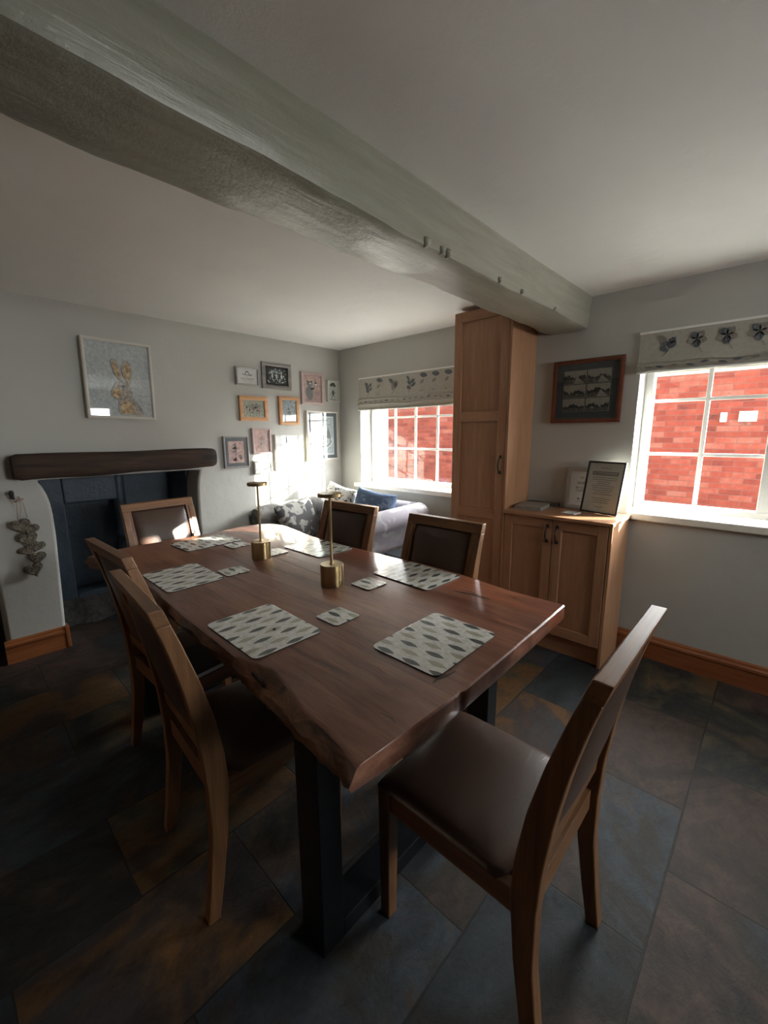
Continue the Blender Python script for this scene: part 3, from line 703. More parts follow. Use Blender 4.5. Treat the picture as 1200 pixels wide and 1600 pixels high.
# ------------------------------------------------------------------ pictures
def frame_parts(e, W_, H_, fw_, depth, fkey, mount=None, mw=0.0, paper='paper', art=None, glass_=True, lip=0.003):
    """local frame: x to the right seen from the room, z up, picture faces -y; the back lies on y=0"""
    mb = MB(fkey)
    a, b = W_ / 2, H_ / 2
    outer = [(-a, -b), (a, -b), (a, b), (-a, b)]; inner = [(-a + fw_, -b + fw_), (a - fw_, -b + fw_), (a - fw_, b - fw_), (-a + fw_, b - fw_)]
    levels = [[(x, 0, z) for x, z in outer], [(x, -depth, z) for x, z in outer], [(x * 0.5 + i * 0.5, -depth - lip, z * 0.5 + k * 0.5) for (x, z), (i, k) in zip(outer, inner)],
              [(x, -depth, z) for x, z in inner], [(x, 0, z) for x, z in inner]]
    mb.loft(levels + [levels[0]], cap=False)
    bmesh.ops.remove_doubles(mb.bm, verts=mb.bm.verts, dist=1e-6)
    mb.build('frame_border', e)
    y0 = -depth + 0.012 if depth > 0.02 else -depth + 0.006
    if mount:
        mb = MB(mount); ii = [(x * (a - fw_ - mw) / (a - fw_), z * (b - fw_ - mw) / (b - fw_)) for x, z in inner]
        mb.loft([[(x, y0, z) for x, z in inner], [(x, y0 - 0.002, z) for x, z in inner], [(x, y0 - 0.002, z) for x, z in ii], [(x, y0, z) for x, z in ii]], cap=False); mb.build('mount', e)
    aw, ah = a - fw_ - mw * 0.97, b - fw_ - mw * 0.97
    mb = MB(paper, 'ink', 'ink_mid', 'hare_gold', 'hare_cream', 'pink_wash', 'photo_mid', 'photo_dark', 'photo_sky', 'paper', 'blue_wash')
    mb.box(-a + fw_ * 0.8, a - fw_ * 0.8, y0, -0.002, -b + fw_ * 0.8, b - fw_ * 0.8) if not mount else mb.box(-aw, aw, y0, -0.002, -ah, ah)
    if art: art(mb, aw, ah, y0)
    mb.build('picture', e)
    if glass_:
        mb = MB('glass'); mb.box(-a + fw_ * 0.7, a - fw_ * 0.7, -depth + 0.002, -depth + 0.004, -b + fw_ * 0.7, b - fw_ * 0.7); mb.build('glass_pane', e)

def P2(mb, y, pts, mi, k=1): mb.face([(x, y - 0.0006 * k, z) for x, z in pts], mi)
def blob(mb, y, cx, cz, rx, rz, mi, k=1, n=14, rot=0, wv=0.0):
    c, s = math.cos(rot), math.sin(rot); pts = []
    for i in range(n):
        t_ = 2 * PI * i / n; q = 1 + wv * math.sin(3 * t_ + cx * 50); x, z = rx * q * math.cos(t_), rz * q * math.sin(t_)
        pts.append((cx + x * c - z * s, cz + x * s + z * c))
    P2(mb, y, pts, mi, k)
def line(mb, y, pts, w, mi, k=1):
    for (a, b), (c, d) in zip(pts, pts[1:]):
        dx, dz = c - a, d - b; l = math.hypot(dx, dz) or 1; nx, nz = -dz / l * w, dx / l * w
        P2(mb, y, [(a + nx, b + nz), (a - nx, b - nz), (c - nx, d - nz), (c + nx, d + nz)], mi, k)

def smoothpts(P, n=5):
    out_ = []; N = len(P)
    for i in range(N):
        p0, p1, p2, p3 = P[i - 1], P[i], P[(i + 1) % N], P[(i + 2) % N]
        for k in range(n):
            t_ = k / n
            out_.append(tuple(0.5 * ((2 * p1[j]) + (-p0[j] + p2[j]) * t_ + (2 * p0[j] - 5 * p1[j] + 4 * p2[j] - p3[j]) * t_ ** 2 + (-p0[j] + 3 * p1[j] - 3 * p2[j] + p3[j]) * t_ ** 3) for j in (0, 1)))
    return out_
def art_hare(mb, w, h, y):
    # px in the zoomed photograph -> local; picture inner about 800 x 870
    L = lambda p: ((p[0] - 620) / 800 * 2 * w, -(p[1] - 620) / 870 * 2 * h)
    body = [(600, 1035), (570, 1000), (572, 940), (580, 860), (530, 840), (490, 800), (490, 770), (515, 720), (560, 655), (600, 635), (700, 635), (740, 660), (755, 720), (770, 830), (820, 880), (870, 950), (900, 1035)]
    ear1 = [(598, 640), (570, 570), (530, 470), (520, 400), (545, 370), (580, 375), (610, 450), (640, 560), (655, 640)]
    ear2 = [(670, 640), (655, 540), (660, 440), (690, 385), (730, 380), (765, 420), (780, 500), (765, 600), (740, 665)]
    hd = 0.006
    for pts, k in ((body, 1), (ear1, 1), (ear2, 1)):
        q = [L(p) for p in (smoothpts(pts[1:], 3) if pts is not body else pts)]
        mb.loft([[(x, y, z) for x, z in q], [(x, y - hd, z) for x, z in q]], 4)
    def inset(pts, f, mi, cx=None, cz=None):
        q = [L(p) for p in pts]; mx = sum(p[0] for p in q) / len(q); mz = sum(p[1] for p in q) / len(q)
        mb.face([(mx + (x - mx) * f, y - hd - 0.001, mz + (z - mz) * f) for x, z in q], mi)
    inset(ear1, 0.72, 3); inset(ear2, 0.72, 3)
    inset([(590, 1030), (600, 900), (640, 860), (720, 860), (760, 920), (790, 1030)], 0.92, 3)
    inset([(500, 800), (520, 740), (590, 700), (640, 760), (600, 830), (540, 845)], 0.85, 3)
    e = L((652, 692)); blob(mb, y - hd - 0.002, e[0], e[1], 0.008, 0.0085, 1, 1); blob(mb, y - hd - 0.0012, e[0], e[1], 0.014, 0.012, 4, 1)
def art_logo(mb, w, h, y):
    n = 16
    for i in range(n):
        a0, a1 = PI * 1.15 * i / n - 0.25, PI * 1.15 * (i + 1) / n - 0.25
        P2(mb, y, [(0.030 * math.cos(a0) * 0.62, 0.018 + 0.026 * math.sin(a0)), (0.030 * math.cos(a1) * 0.62, 0.018 + 0.026 * math.sin(a1)), (0.022 * math.cos(a1) * 0.62, 0.018 + 0.018 * math.sin(a1)), (0.022 * math.cos(a0) * 0.62, 0.018 + 0.018 * math.sin(a0))], 1)
    line(mb, y, [(-0.045, 0.017), (-0.03, 0.013), (0.0, 0.011), (0.03, 0.012), (0.048, 0.015)], 0.0028, 2)
    blob(mb, y, 0.030, 0.013, 0.010, 0.006, 2); blob(mb, y, -0.04, 0.018, 0.006, 0.003, 1)
    text_into(mb, 'THE', 0.010, lambda u, v: (u, y - 0.0006, -0.005 + v), 2)
    text_into(mb, 'OLD NURSERY', 0.017, lambda u, v: (u, y - 0.0006, -0.022 + v), 1, width=0.125)
    text_into(mb, 'HOLIDAY COTTAGE', 0.009, lambda u, v: (u, y - 0.0006, -0.040 + v), 2, width=0.085)
def art_mono(mb, w, h, y):
    Rr = random.Random(5)
    P2(mb, y, [(-w, -h), (w, -h), (w, h), (-w, h)], 9, 0)
    q = 0.93; P2(mb, y, [(-w * q, -h * q), (w * q, -h * q), (w * q, h * q), (-w * q, h * q)], 1, 1)
    for i in range(70):
        cx, cz = Rr.uniform(-0.8, 0.8) * w, Rr.uniform(-0.8, 0.75) * h
        blob(mb, y, cx, cz, Rr.uniform(0.003, 0.011), Rr.uniform(0.002, 0.006), Rr.choice((2, 9, 10, 0)), 2 + i * 0.02, 9, Rr.uniform(0, 3), 0.3)
    for cx in (-0.045, 0.0, 0.05):
        blob(mb, y, cx, 0.035, 0.013, 0.016, 10, 4); blob(mb, y, cx, 0.0, 0.008, 0.02, 9, 4.2)
def sketch(seed, tone, n=26, cx=0, cz=0, sx=0.6, sz=0.6, figs=1, scribble=0.0022):
    def f(mb, w, h, y):
        Rr = random.Random(seed)
        for i in range(n):
            a, b = cx * w + Rr.gauss(0, sx * 0.38) * w, cz * h + Rr.gauss(0, sz * 0.38) * h
            a = max(-w * 0.85, min(w * 0.85, a)); b = max(-h * 0.85, min(h * 0.85, b))
            pts = [(a, b)]
            for k in range(4):
                an = Rr.uniform(0, 6.3); a = max(-w * .9, min(w * .9, a + math.cos(an) * w * 0.13)); b = max(-h * .9, min(h * .9, b + math.sin(an) * w * 0.13)); pts.append((a, b))
            line(mb, y, pts, scribble * 0.4, Rr.choice(tone), 1 + 0.02 * i)
            if i % 3 == 0: blob(mb, y, a, b, w * 0.09, w * 0.06, Rr.choice(tone), 1 + 0.02 * i, 10, Rr.uniform(0, 3), 0.25)
    return f
def art_bear(mb, w, h, y):   # standing animal figure holding a lantern, loose wash
    P2(mb, y, [(-w, -h), (w, -h), (w, h), (-w, h)], 5, 0.5)
    blob(mb, y, -w * 0.35, -h * 0.35, w * 0.42, h * 0.6, 2, 1, 18, 0.05, 0.05); blob(mb, y, -w * 0.30, h * 0.38, w * 0.36, h * 0.20, 2, 1.5, 16)
    blob(mb, y, -w * 0.52, h * 0.56, w * 0.1, h * 0.07, 1, 2); blob(mb, y, -w * 0.08, h * 0.56, w * 0.09, h * 0.06, 1, 2)
    blob(mb, y, -w * 0.22, h * 0.40, w * 0.12, h * 0.05, 9, 2.5); blob(mb, y, 0.0, 0.0, w * 0.28, h * 0.10, 1, 2.5, 12, 0.2)
    line(mb, y, [(w * 0.25, -h * 0.05), (w * 0.3, h * 0.5), (w * 0.42, h * 0.85)], 0.0015, 1, 3)
    line(mb, y, [(w * 0.42, h * 0.85), (w * 0.42, h * 0.45)], 0.0012, 1, 3)
    P2(mb, y, [(w * 0.25, h * 0.42), (w * 0.6, h * 0.42), (w * 0.42, h * 0.6)], 1, 3); P2(mb, y, [(w * 0.3, h * 0.25), (w * 0.55, h * 0.25), (w * 0.55, h * 0.42), (w * 0.3, h * 0.42)], 9, 3)
    line(mb, y, [(w * 0.28, h * 0.24), (w * 0.58, h * 0.24)], 0.0015, 1, 3.4)
    for k in range(7): line(mb, y, [(w * 0.1, -h * (0.3 + 0.09 * k)), (w * 0.85, -h * (0.26 + 0.09 * k))], 0.0009, 2, 3)
def art_balloons(mb, w, h, y):
    for cx, cz in ((-0.2, 0.75), (0.15, 0.78), (0, 0.6), (-0.4, 0.62), (0.35, 0.6)): blob(mb, y, cx * w, cz * h, w * 0.2, w * 0.2, 1 if cx else 2, 1 + abs(cx))
    line(mb, y, [(0, h * 0.5), (w * 0.02, h * 0.1)], 0.0006, 1)
    blob(mb, y, 0, h * 0.0, w * 0.18, h * 0.10, 1, 2); blob(mb, y, 0, -h * 0.25, w * 0.2, h * 0.18, 1, 2)
    line(mb, y, [(-w * 0.12, -h * 0.4), (-w * 0.35, -h * 0.7)], 0.003, 1, 2); line(mb, y, [(w * 0.1, -h * 0.4), (w * 0.3, -h * 0.66)], 0.003, 1, 2); line(mb, y, [(-w * 0.1, -h * 0.15), (-w * 0.45, -h * 0.2)], 0.0025, 1, 2); line(mb, y, [(w * 0.1, -h * 0.15), (w * 0.5, -h * 0.12)], 0.0025, 1, 2)
    blob(mb, y, -w * 0.6, -h * 0.35, w * 0.07, h * 0.08, 2); line(mb, y, [(-w * .7, -h * .85), (w * .6, -h * .88)], 0.003, 2)
def art_tightrope(mb, w, h, y):
    P2(mb, y, [(-w, -h), (w, -h), (w, h), (-w, h)], 5, 0.5)
    line(mb, y, [(-w * 0.85, h * 0.2), (-w * 0.1, -h * 0.15), (w * 0.85, h * 0.1)], 0.0012, 1, 2)
    for k, (cx, cz, s) in enumerate(((-0.15, 0.66, 0.2), (-0.15, 0.38, 0.24), (-0.12, 0.08, 0.22), (-0.2, -0.68, 0.26), (0.45, -0.4, 0.22), (0.55, -0.6, 0.14))):
        blob(mb, y, cx * w, cz * h, s * w, s * h * 0.6, 1 if k % 2 else 2, 2 + k * 0.2, 12, 0.4, 0.25)
    line(mb, y, [(-w * 0.1, -h * 0.15), (-w * 0.12, -h * 0.6)], 0.003, 2, 2); line(mb, y, [(-w * .55, h * .35), (w * .3, h * .35)], 0.002, 1, 3.5)
    line(mb, y, [(w * .3, -h * .2), (w * .75, -h * .55)], 0.0015, 1, 3); blob(mb, y, w * 0.5, h * 0.78, w * 0.08, w * 0.08, 2, 3)
def art_rings(mb, w, h, y):
    q = 0.94; P2(mb, y, [(-w * q, -h * q), (w * q, -h * q), (w * q, h * q), (-w * q, h * q)], 10, 0.5)
    Rr = random.Random(3)
    for k in range(14): line(mb, y, [(-w * 0.9, h * (0.85 - 0.03 * k)), (Rr.uniform(-0.2, 0.9) * w, h * (0.85 - 0.03 * k))], 0.0022, Rr.choice((2, 5, 9)), 1)
    for rr in (0.3, 0.5, 0.7, 0.88):
        pts = [(rr * w * math.cos(a), -h * 0.28 + rr * w * 0.55 * math.sin(a)) for a in [PI * 2 * i / 26 for i in range(27)]]
        line(mb, y, pts, 0.004, 9 if rr in (0.5, 0.88) else 2, 2)
    P2(mb, y, [(w * 0.25, -h * 0.15), (w * 0.75, -h * 0.1), (w * 0.5, h * 0.45)], 2, 3); P2(mb, y, [(-w * 0.3, -h * 0.1), (w * 0.1, -h * 0.1), (-w * 0.05, h * 0.3)], 9, 3)
def art_photos(mb, w, h, y):
    Rr = random.Random(12)
    cw, ch = 0.143, 0.085
    for r in range(3):
        for c in range(2):
            cx = -0.075 + c * 0.150; cz = 0.092 - r * 0.090
            mb.box(cx - cw / 2, cx + cw / 2, y - 0.0012, y, cz - ch / 2, cz + ch / 2, 8)
            a, b = cw / 2 - 0.002, ch / 2 - 0.002
            hz = Rr.uniform(-0.1, 0.35)
            top = [(-a + 2 * a * i / 40, (hz + 0.22 * math.sin(i * 0.23 + 1.7 * r + 2 * c) + 0.10 * math.sin(i * 0.9 + r) + Rr.uniform(-0.10, 0.10)) * b) for i in range(41)]
            for i in range(40):
                (x0, z0), (x1, z1) = top[i], top[i + 1]
                P2(mb, y - 0.0014, [(cx + x0, cz - b), (cx + x1, cz - b), (cx + x1, cz + z1), (cx + x0, cz + z0)], 7, 1)
                P2(mb, y - 0.0014, [(cx + x0, cz - b), (cx + x1, cz - b), (cx + x1, cz + z1 * 0.3 - b * 0.45), (cx + x0, cz + z0 * 0.3 - b * 0.45)], 6, 2)
            for q in range(6): blob(mb, y - 0.0016, cx + Rr.uniform(-0.8, 0.8) * a, cz - b * Rr.uniform(0.3, 0.8), a * Rr.uniform(0.06, 0.16), b * Rr.uniform(0.05, 0.12), Rr.choice((6, 7, 8)), 2 + q * 0.1, 9, 0, 0.3)
            if (r, c) in ((0, 0), (0, 1), (1, 1)):
                P2(mb, y - 0.0014, [(cx - a * 0.1, cz - b), (cx + a * 0.9, cz - b), (cx + a * 0.25, cz + b * 0.0), (cx + a * 0.15, cz + b * 0.0)], 8, 3)
def art_cert(mb, w, h, y):
    text_into(mb, 'Certificate', 0.016, lambda u, v: (u, y - 0.0006, h * 0.80 + v), 2)
    P2(mb, y, [(-w * 0.75, h * 0.50), (w * 0.75, h * 0.50), (w * 0.75, h * 0.66), (-w * 0.75, h * 0.66)], 2, 1)
    text_into(mb, 'ATMOSPHERE', 0.020, lambda u, v: (u, y - 0.0014, h * 0.58 + v), 0, width=w * 1.35)
    Rr = random.Random(2)
    for k in range(13):
        z = h * (0.40 - k * 0.085); ln = Rr.uniform(0.35, 0.72) * w
        if k == 9: continue
        P2(mb, y, [(-ln, z), (ln, z), (ln, z + 0.0035), (-ln, z + 0.0035)], 2, 1)
    line(mb, y, [(-w * .25, -h * .82), (-w * .15, -h * .76), (-w * .05, -h * .83), (w * .08, -h * .77), (w * .2, -h * .81)], 0.0012, 1)
def art_wifi(mb, w, h, y):
    text_into(mb, 'WIFI', 0.030, lambda u, v: (u, y - 0.0006, h * 0.30 + v), 1)
    for k, s in enumerate(('BE OUR', 'GUEST')): text_into(mb, s, 0.020, lambda u, v, k=k: (u, y - 0.0006, h * (0.04 - 0.17 * k) + v), 1, width=0.07)
    for rr in (0.006, 0.012, 0.018):
        pts = [(rr * math.sin(a), h * 0.52 + rr * math.cos(a)) for a in (-0.8, -0.4, 0, 0.4, 0.8)]; line(mb, y, pts, 0.0012, 2)
    blob(mb, y, -0.012, -h * 0.62, 0.008, 0.008, 2); P2(mb, y, [(-0.03, -h * 0.8), (0.03, -h * 0.8), (0.03, -h * 0.78), (-0.03, -h * 0.78)], 2)

GAL = 'small pictures in the gallery on the back wall'
def back_pic(name, x0, x1, z0, z1, label, fw_, dep, fkey, tilt=0.0, group=GAL, cat='picture', **kw):
    e = tag(empty(name, ((x0 + x1) / 2, YB - 0.002, (z0 + z1) / 2)), label, cat, group)
    e.rotation_euler = (0, tilt, 0)
    frame_parts(e, x1 - x0, z1 - z0, fw_, dep, fkey, **kw); return e
back_pic('framed_picture', 0.728, 1.152, 1.560, 2.088, 'large pale frame with a gold-speckled hare, above the mantel', 0.018, 0.045, 'frame_cream', 0.02, None, paper='silver_wash', art=art_hare)
back_pic('framed_picture', 1.815, 2.025, 1.862, 2.012, 'small grey box frame with a house logo and lettering', 0.012, 0.035, 'frame_silver', 0.01, paper='paper', art=art_logo)
back_pic('framed_picture', 2.068, 2.372, 1.850, 2.080, 'wide grey wooden frame with a busy black-and-white drawing', 0.034, 0.022, 'frame_grey', 0.01, paper='paper', art=art_mono)
back_pic('framed_picture', 2.485, 2.755, 1.730, 2.035, 'pale pink upright frame with a standing bear holding a lantern', 0.026, 0.022, 'frame_pink', 0.0, mount='pink_wash', mw=0.008, paper='pink_wash', art=art_bear)
back_pic('framed_picture', 2.800, 2.955, 1.768, 1.980, 'smallest upright frame by the corner, a figure under balloons', 0.012, 0.03, 'frame_cream', 0.0, paper='paper_grey', art=art_balloons)
back_pic('framed_picture', 1.832, 2.105, 1.562, 1.774, 'landscape oak frame with a colourful row of small birds', 0.034, 0.026, 'frame_oak', 0.0, paper='sage_wash', art=sketch(21, (1, 5, 2), 40, 0, 0, 0.8, 0.5))
back_pic('framed_picture', 2.225, 2.445, 1.530, 1.790, 'upright oak frame with a blue-washed winter sketch', 0.032, 0.026, 'frame_oak', 0.0, paper='blue_wash', art=sketch(8, (1, 9, 2), 36, 0, -0.1, 0.5, 0.9))
back_pic('framed_picture', 2.525, 2.920, 1.180, 1.670, 'largest gallery frame with blue-grey mount, half in sunlight near the corner', 0.016, 0.03, 'frame_cream', 0.0, mount='mount_navy', mw=0.035, paper='paper', art=art_rings)
back_pic('framed_picture', 1.660, 1.890, 1.160, 1.430, 'silver frame with blue-grey mount and pink tightrope figures, lowest on the left', 0.012, 0.026, 'frame_silver', 0.0, mount='mount_navy', mw=0.030, paper='pink_wash', art=art_tightrope)
back_pic('framed_picture', 1.932, 2.120, 1.272, 1.500, 'pink mounted upright frame with a scarfed mouse drawing', 0.018, 0.026, 'frame_pink', 0.0, mount='pink_wash', mw=0.014, paper='pink_wash', art=sketch(31, (1, 2, 9), 30, 0, -0.1, 0.6, 0.9))
back_pic('framed_picture', 2.158, 2.445, 1.108, 1.440, 'thin cream frame crossed by the shadow of the window bars', 0.012, 0.026, 'frame_cream', 0.0, paper='paper', art=sketch(44, (2, 2, 1), 34, 0, 0.3, 0.8, 0.9))
back_pic('framed_picture', 1.930, 2.112, 1.092, 1.208, 'tiny cream landscape frame just below the pink one', 0.012, 0.034, 'frame_cream', 0.0, paper='paper', art=sketch(51, (2, 1, 5), 20, 0, 0, 0.9, 0.6))
# right wall frame of six old photographs
e = tag(empty('framed_picture', (XR - 0.002, 0.992, 1.710), -PI / 2), 'mahogany frame with six black-and-white village photographs on a grey mount', 'picture')
frame_parts(e, 0.435, 0.405, 0.026, 0.022, 'frame_red', paper='mount_grey', art=art_photos)

# ------------------------------------------------------------------ cabinets
def shaker_door(e, y0, y1, z0, z1, panels, stile, off, name='door'):
    """front face toward -x at x=2.62; panels: list of (z0,z1)"""
    xf = 2.620
    mb = MB('cab_z', 'cab_y')
    mb.box(xf, xf + 0.02, y0, y0 + stile, z0, z1); mb.box(xf, xf + 0.02, y1 - stile, y1, z0, z1)
    zs = [z0] + [q for p in panels for q in p] + [z1]
    for a, b in zip(zs[::2], zs[1::2]): mb.box(xf + 0.0003, xf + 0.0197, y0 + stile, y1 - stile, a, b, 1)
    d = mb.build(name, e, loc=off, bevel=0.0025)
    mb = MB('cab_z')
    for a, b in panels: mb.box(xf + 0.010, xf + 0.019, y0 + stile + 0.0018, y1 - stile - 0.0018, a + 0.0018, b - 0.0018)
    mb.build('door_panel', d)
    return d
def handle(d, y, z0, z1):
    mb = MB('iron'); n = 12; pts = []
    for i in range(n + 1):
        s = i / n; pts.append((2.620 - 0.006 - 0.026 * math.sin(PI * s) ** 0.7, y, z0 + 0.012 + (z1 - z0 - 0.024) * s))
    mb.tube(pts, lambda s: 0.004 + 0.0018 * math.sin(PI * s), 8)
    for z in (z0 + 0.012, z1 - 0.012):
        mb.loft([[(2.6199, y + r * math.cos(a), z + r * math.sin(a)) for a in [k * PI / 6 for k in range(12)]] if i == 0 else [(2.612, y + r * 0.7 * math.cos(a), z + r * 0.7 * math.sin(a)) for a in [k * PI / 6 for k in range(12)]] for i, r in ((0, 0.012), (1, 0.012))])
    mb.build('handle', d, smooth=50)
tc_ = tag(empty('tall_cupboard', (2.80, 1.57, 0)), 'tall beech-coloured three-panel cupboard reaching the ceiling behind the beam', 'cupboard')
off = (-2.80, -1.57, 0)
mb = MB('cab_z'); mb.box(2.642, XR - 0.001, 1.350, 1.788, 0.0, 2.262); mb.box(2.618, 2.645, 1.345, 1.362, 0.0, 2.262)
mb.build('carcass', tc_, loc=off, bevel=0.002)
d = shaker_door(tc_, 1.364, 1.788, 0.13, 2.262, [(0.20, 0.842), (0.912, 1.522), (1.592, 2.195)], 0.062, off); handle(d, 1.395, 1.165, 1.295)
mb = MB('cab_y'); mb.box(2.66, 2.68, 1.364, 1.788, 0.0, 0.128)
mb.build('plinth', tc_, loc=off)
bc = tag(empty('base_cupboard', (2.80, 1.0, 0)), 'low two-door beech-coloured cupboard right of the tall one', 'cupboard')
off = (-2.80, -1.0, 0)
mb = MB('cab_z'); mb.box(2.642, XR - 0.002, 0.672, 1.343, 0.125, 0.905); mb.box(2.622, XR - 0.025, 0.664, 0.682, 0.0, 0.905); mb.build('carcass', bc, loc=off, bevel=0.002)
mb = MB('cab_y'); mb.box(2.594, XR - 0.001, 0.655, 1.344, 0.9055, 0.927); mb.build('worktop', bc, loc=off, bevel=0.004)
d = shaker_door(bc, 1.014, 1.342, 0.130, 0.900, [(0.195, 0.838)], 0.058, off); handle(d, 1.043, 0.745, 0.868)
d = shaker_door(bc, 0.686, 1.010, 0.130, 0.900, [(0.195, 0.838)], 0.058, off); handle(d, 0.980, 0.745, 0.868)
mb = MB('cab_y'); mb.box(2.66, 2.68, 0.682, 1.343, 0.0, 0.124); mb.build('plinth', bc, loc=off)

# things on the cupboard
ZW = 0.927
ang = math.radians(-104)            # bottom edge runs from the left corner to the right corner
def leaner(name, lab, cat, cx, cy, rz, lean, W_, H_, *a, **k):
    e = tag(empty(name, (cx, cy, ZW + H_ / 2 * math.cos(lean) + 0.001)), lab, cat)
    e.rotation_euler = (Matrix.Rotation(rz, 3, 'Z') @ Matrix.Rotation(-lean, 3, 'X')).to_euler()
    frame_parts(e, W_, H_, *a, **k); return e
# picture faces local -y
H_ = 0.335; lean = math.radians(11)
leaner('certificate_frame', 'black-framed certificate leaning at the window end of the low cupboard', 'certificate', 2.868 + 0.030, 0.822 - 0.010, ang, lean, 0.245, H_, 0.010, 0.014, 'frame_black', paper='paper_grey', art=art_cert)
leaner('framed_sign', 'pale grey framed sign lettered WIFI, half hidden behind the certificate', 'sign', 2.968, 0.966, -PI / 2, math.radians(4), 0.20, 0.285, 0.028, 0.018, 'frame_silver', paper='paper', art=art_wifi)
e = empty('coaster', (2.775, 0.958, ZW), -0.15); tag(e, 'white coaster lying on the low cupboard in front of the framed sign', 'coaster')
mb = MB('paper'); mb.box(-0.045, 0.045, -0.045, 0.045, 0.0, 0.006); mb.build('coaster_top', e, bevel=0.002)
e = tag(empty('folder', (2.82, 1.235, ZW), 0.12), 'taupe closed folder lying on the low cupboard against the tall one', 'folder')
mb = MB('folder'); mb.box(-0.125, 0.105, -0.09, 0.09, 0.0, 0.004); mb.box(-0.125, 0.105, -0.09, 0.09, 0.020, 0.024); mb.box(0.100, 0.105, -0.09, 0.09, 0.004, 0.02); mb.build('cover', e, bevel=0.0015)
mb = MB('frame_grey'); mb.box(-0.118, 0.099, -0.086, 0.086, 0.004, 0.020); mb.build('pages', e)
mb = MB('folder_dark'); mb.box(-0.03, 0.03, -0.11, 0.11, 0, 0.024)
e = mb.build('guest_book', bevel=0.003, loc=(2.958, 1.222, ZW)); tag(e, 'thin dark book on the low cupboard against the wall behind the folder', 'book')

# ------------------------------------------------------------------ table
ZT, TH = 0.80, 0.066
tb = tag(empty('dining_table', (1.05, 1.63, 0)), 'long live-edge red-brown wooden dining table on black steel frames', 'table')
TO = (-1.05, -1.63, 0)
Ltop = [(0.48, 0.537), (0.497, 0.60), (0.508, 0.68), (0.512, 0.76), (0.532, 0.84), (0.548, 0.91), (0.552, 0.97), (0.535, 1.05), (0.522, 1.12), (0.527, 1.25), (0.53, 1.5), (0.54, 1.7), (0.545, 1.85), (0.55, 2.1), (0.548, 2.35), (0.53, 2.5), (0.505, 2.62), (0.478, 2.685)]
Lbot = [(0.470, 0.55), (0.480, 0.60), (0.484, 0.68), (0.488, 0.76), (0.496, 0.84), (0.502, 0.91), (0.507, 0.97), (0.512, 1.05), (0.515, 1.12), (0.523, 1.25), (0.528, 1.5), (0.535, 1.7), (0.537, 1.85), (0.54, 2.1), (0.54, 2.35), (0.525, 2.5), (0.50, 2.62), (0.475, 2.68)]
rest = [(0.58, 2.72), (0.70, 2.735), (0.90, 2.725), (1.18, 2.715), (1.32, 2.735), (1.43, 2.748), (1.54, 2.725), (1.61, 2.67), (1.638, 2.58), (1.636, 2.50), (1.61, 2.34), (1.585, 2.2), (1.572, 2.05), (1.57, 1.92), (1.575, 1.75), (1.58, 1.64), (1.59, 1.4), (1.60, 1.2), (1.60, 1.04), (1.58, 0.9), (1.562, 0.78), (1.560, 0.66), (1.562, 0.535), (1.30, 0.528), (1.05, 0.523), (0.90, 0.521), (0.850, 0.520), (0.838, 0.525), (0.826, 0.5255), (0.815, 0.521), (0.64, 0.527)]
def dens(P, m=4):
    o = []
    for (a, b), (c, d) in zip(P, P[1:]):
        for k in range(m): o.append((a + (c - a) * k / m, b + (d - b) * k / m))
    return o + [P[-1]]
LT, LB = dens(Ltop), dens(Lbot)
Rt = random.Random(9)
LM = [((a[0] + b[0]) / 2 - 0.010 + Rt.uniform(-0.004, 0.004) + 0.006 * math.sin(a[1] * 23), a[1]) for a, b in zip(LT, LB)]
LB2 = [(b[0] + 0.004 + Rt.uniform(-0.003, 0.003), b[1]) for b in LB]
LTi = [(a[0] + 0.010, a[1]) for a in LT]
rs = dens(rest, 2)
ins = lambda P, s: [(1.05 + (x - 1.05) * (1 - s), 1.63 + (y - 1.63) * (1 - s * 0.5)) for x, y in P]
ring0 = [(x, y, ZT) for x, y in LTi + ins(rs, 0.008)]
ring1 = [(x, y, ZT - 0.005) for x, y in LT + rs]
ring2 = [(x, y, ZT - 0.030) for x, y in LM + rs]
ring3 = [(x, y, ZT - 0.052) for x, y in LB + rs]
ring4 = [(x, y, ZT - TH) for x, y in LB2 + ins(rs, 0.012)]
mb = MB('table'); mb.loft([ring0, ring1, ring2, ring3, ring4]); mb.build('tabletop', tb, smooth=28, loc=TO)
# object coordinates of the board must be room coordinates: keep mesh in place with offset
def cr(pts, w):
    mb = MB('card_edge'); n = len(pts); L_, R_ = [], []
    for i, (x, y) in enumerate(pts):
        a = pts[max(0, i - 1)]; b = pts[min(n - 1, i + 1)]; dx, dy = b[0] - a[0], b[1] - a[1]; l = math.hypot(dx, dy)
        ww = w * math.sin(PI * (i + 0.35) / (n - 0.3)); L_.append((x - dy / l * ww, y + dx / l * ww, ZT + 0.0006)); R_.append((x + dy / l * ww, y - dx / l * ww, ZT + 0.0006))
    mb.face(L_ + R_[::-1]); mb.build('crack', tb, loc=TO)
cr([(1.165, 2.00), (1.158, 1.8), (1.150, 1.6), (1.147, 1.5), (1.145, 1.40), (1.142, 1.26)], 0.0022)
cr([(0.845, 1.93), (0.852, 1.80), (0.856, 1.72), (0.86, 1.66)], 0.0022)
cr([(1.395, 0.93), (1.405, 0.89), (1.415, 0.85), (1.412, 0.80), (1.418, 0.77)], 0.009)
cr([(1.425, 0.92), (1.435, 0.87), (1.43, 0.83)], 0.003)
cr([(0.90, 0.585), (0.86, 0.59), (0.83, 0.60), (0.81, 0.597)], 0.005)
cr([(0.76, 0.80), (0.765, 0.755), (0.758, 0.72)], 0.0015); cr([(0.63, 0.62), (0.635, 0.585), (0.628, 0.565)], 0.0015)
mb = MB('card_edge'); # dark knot hollow in the live edge
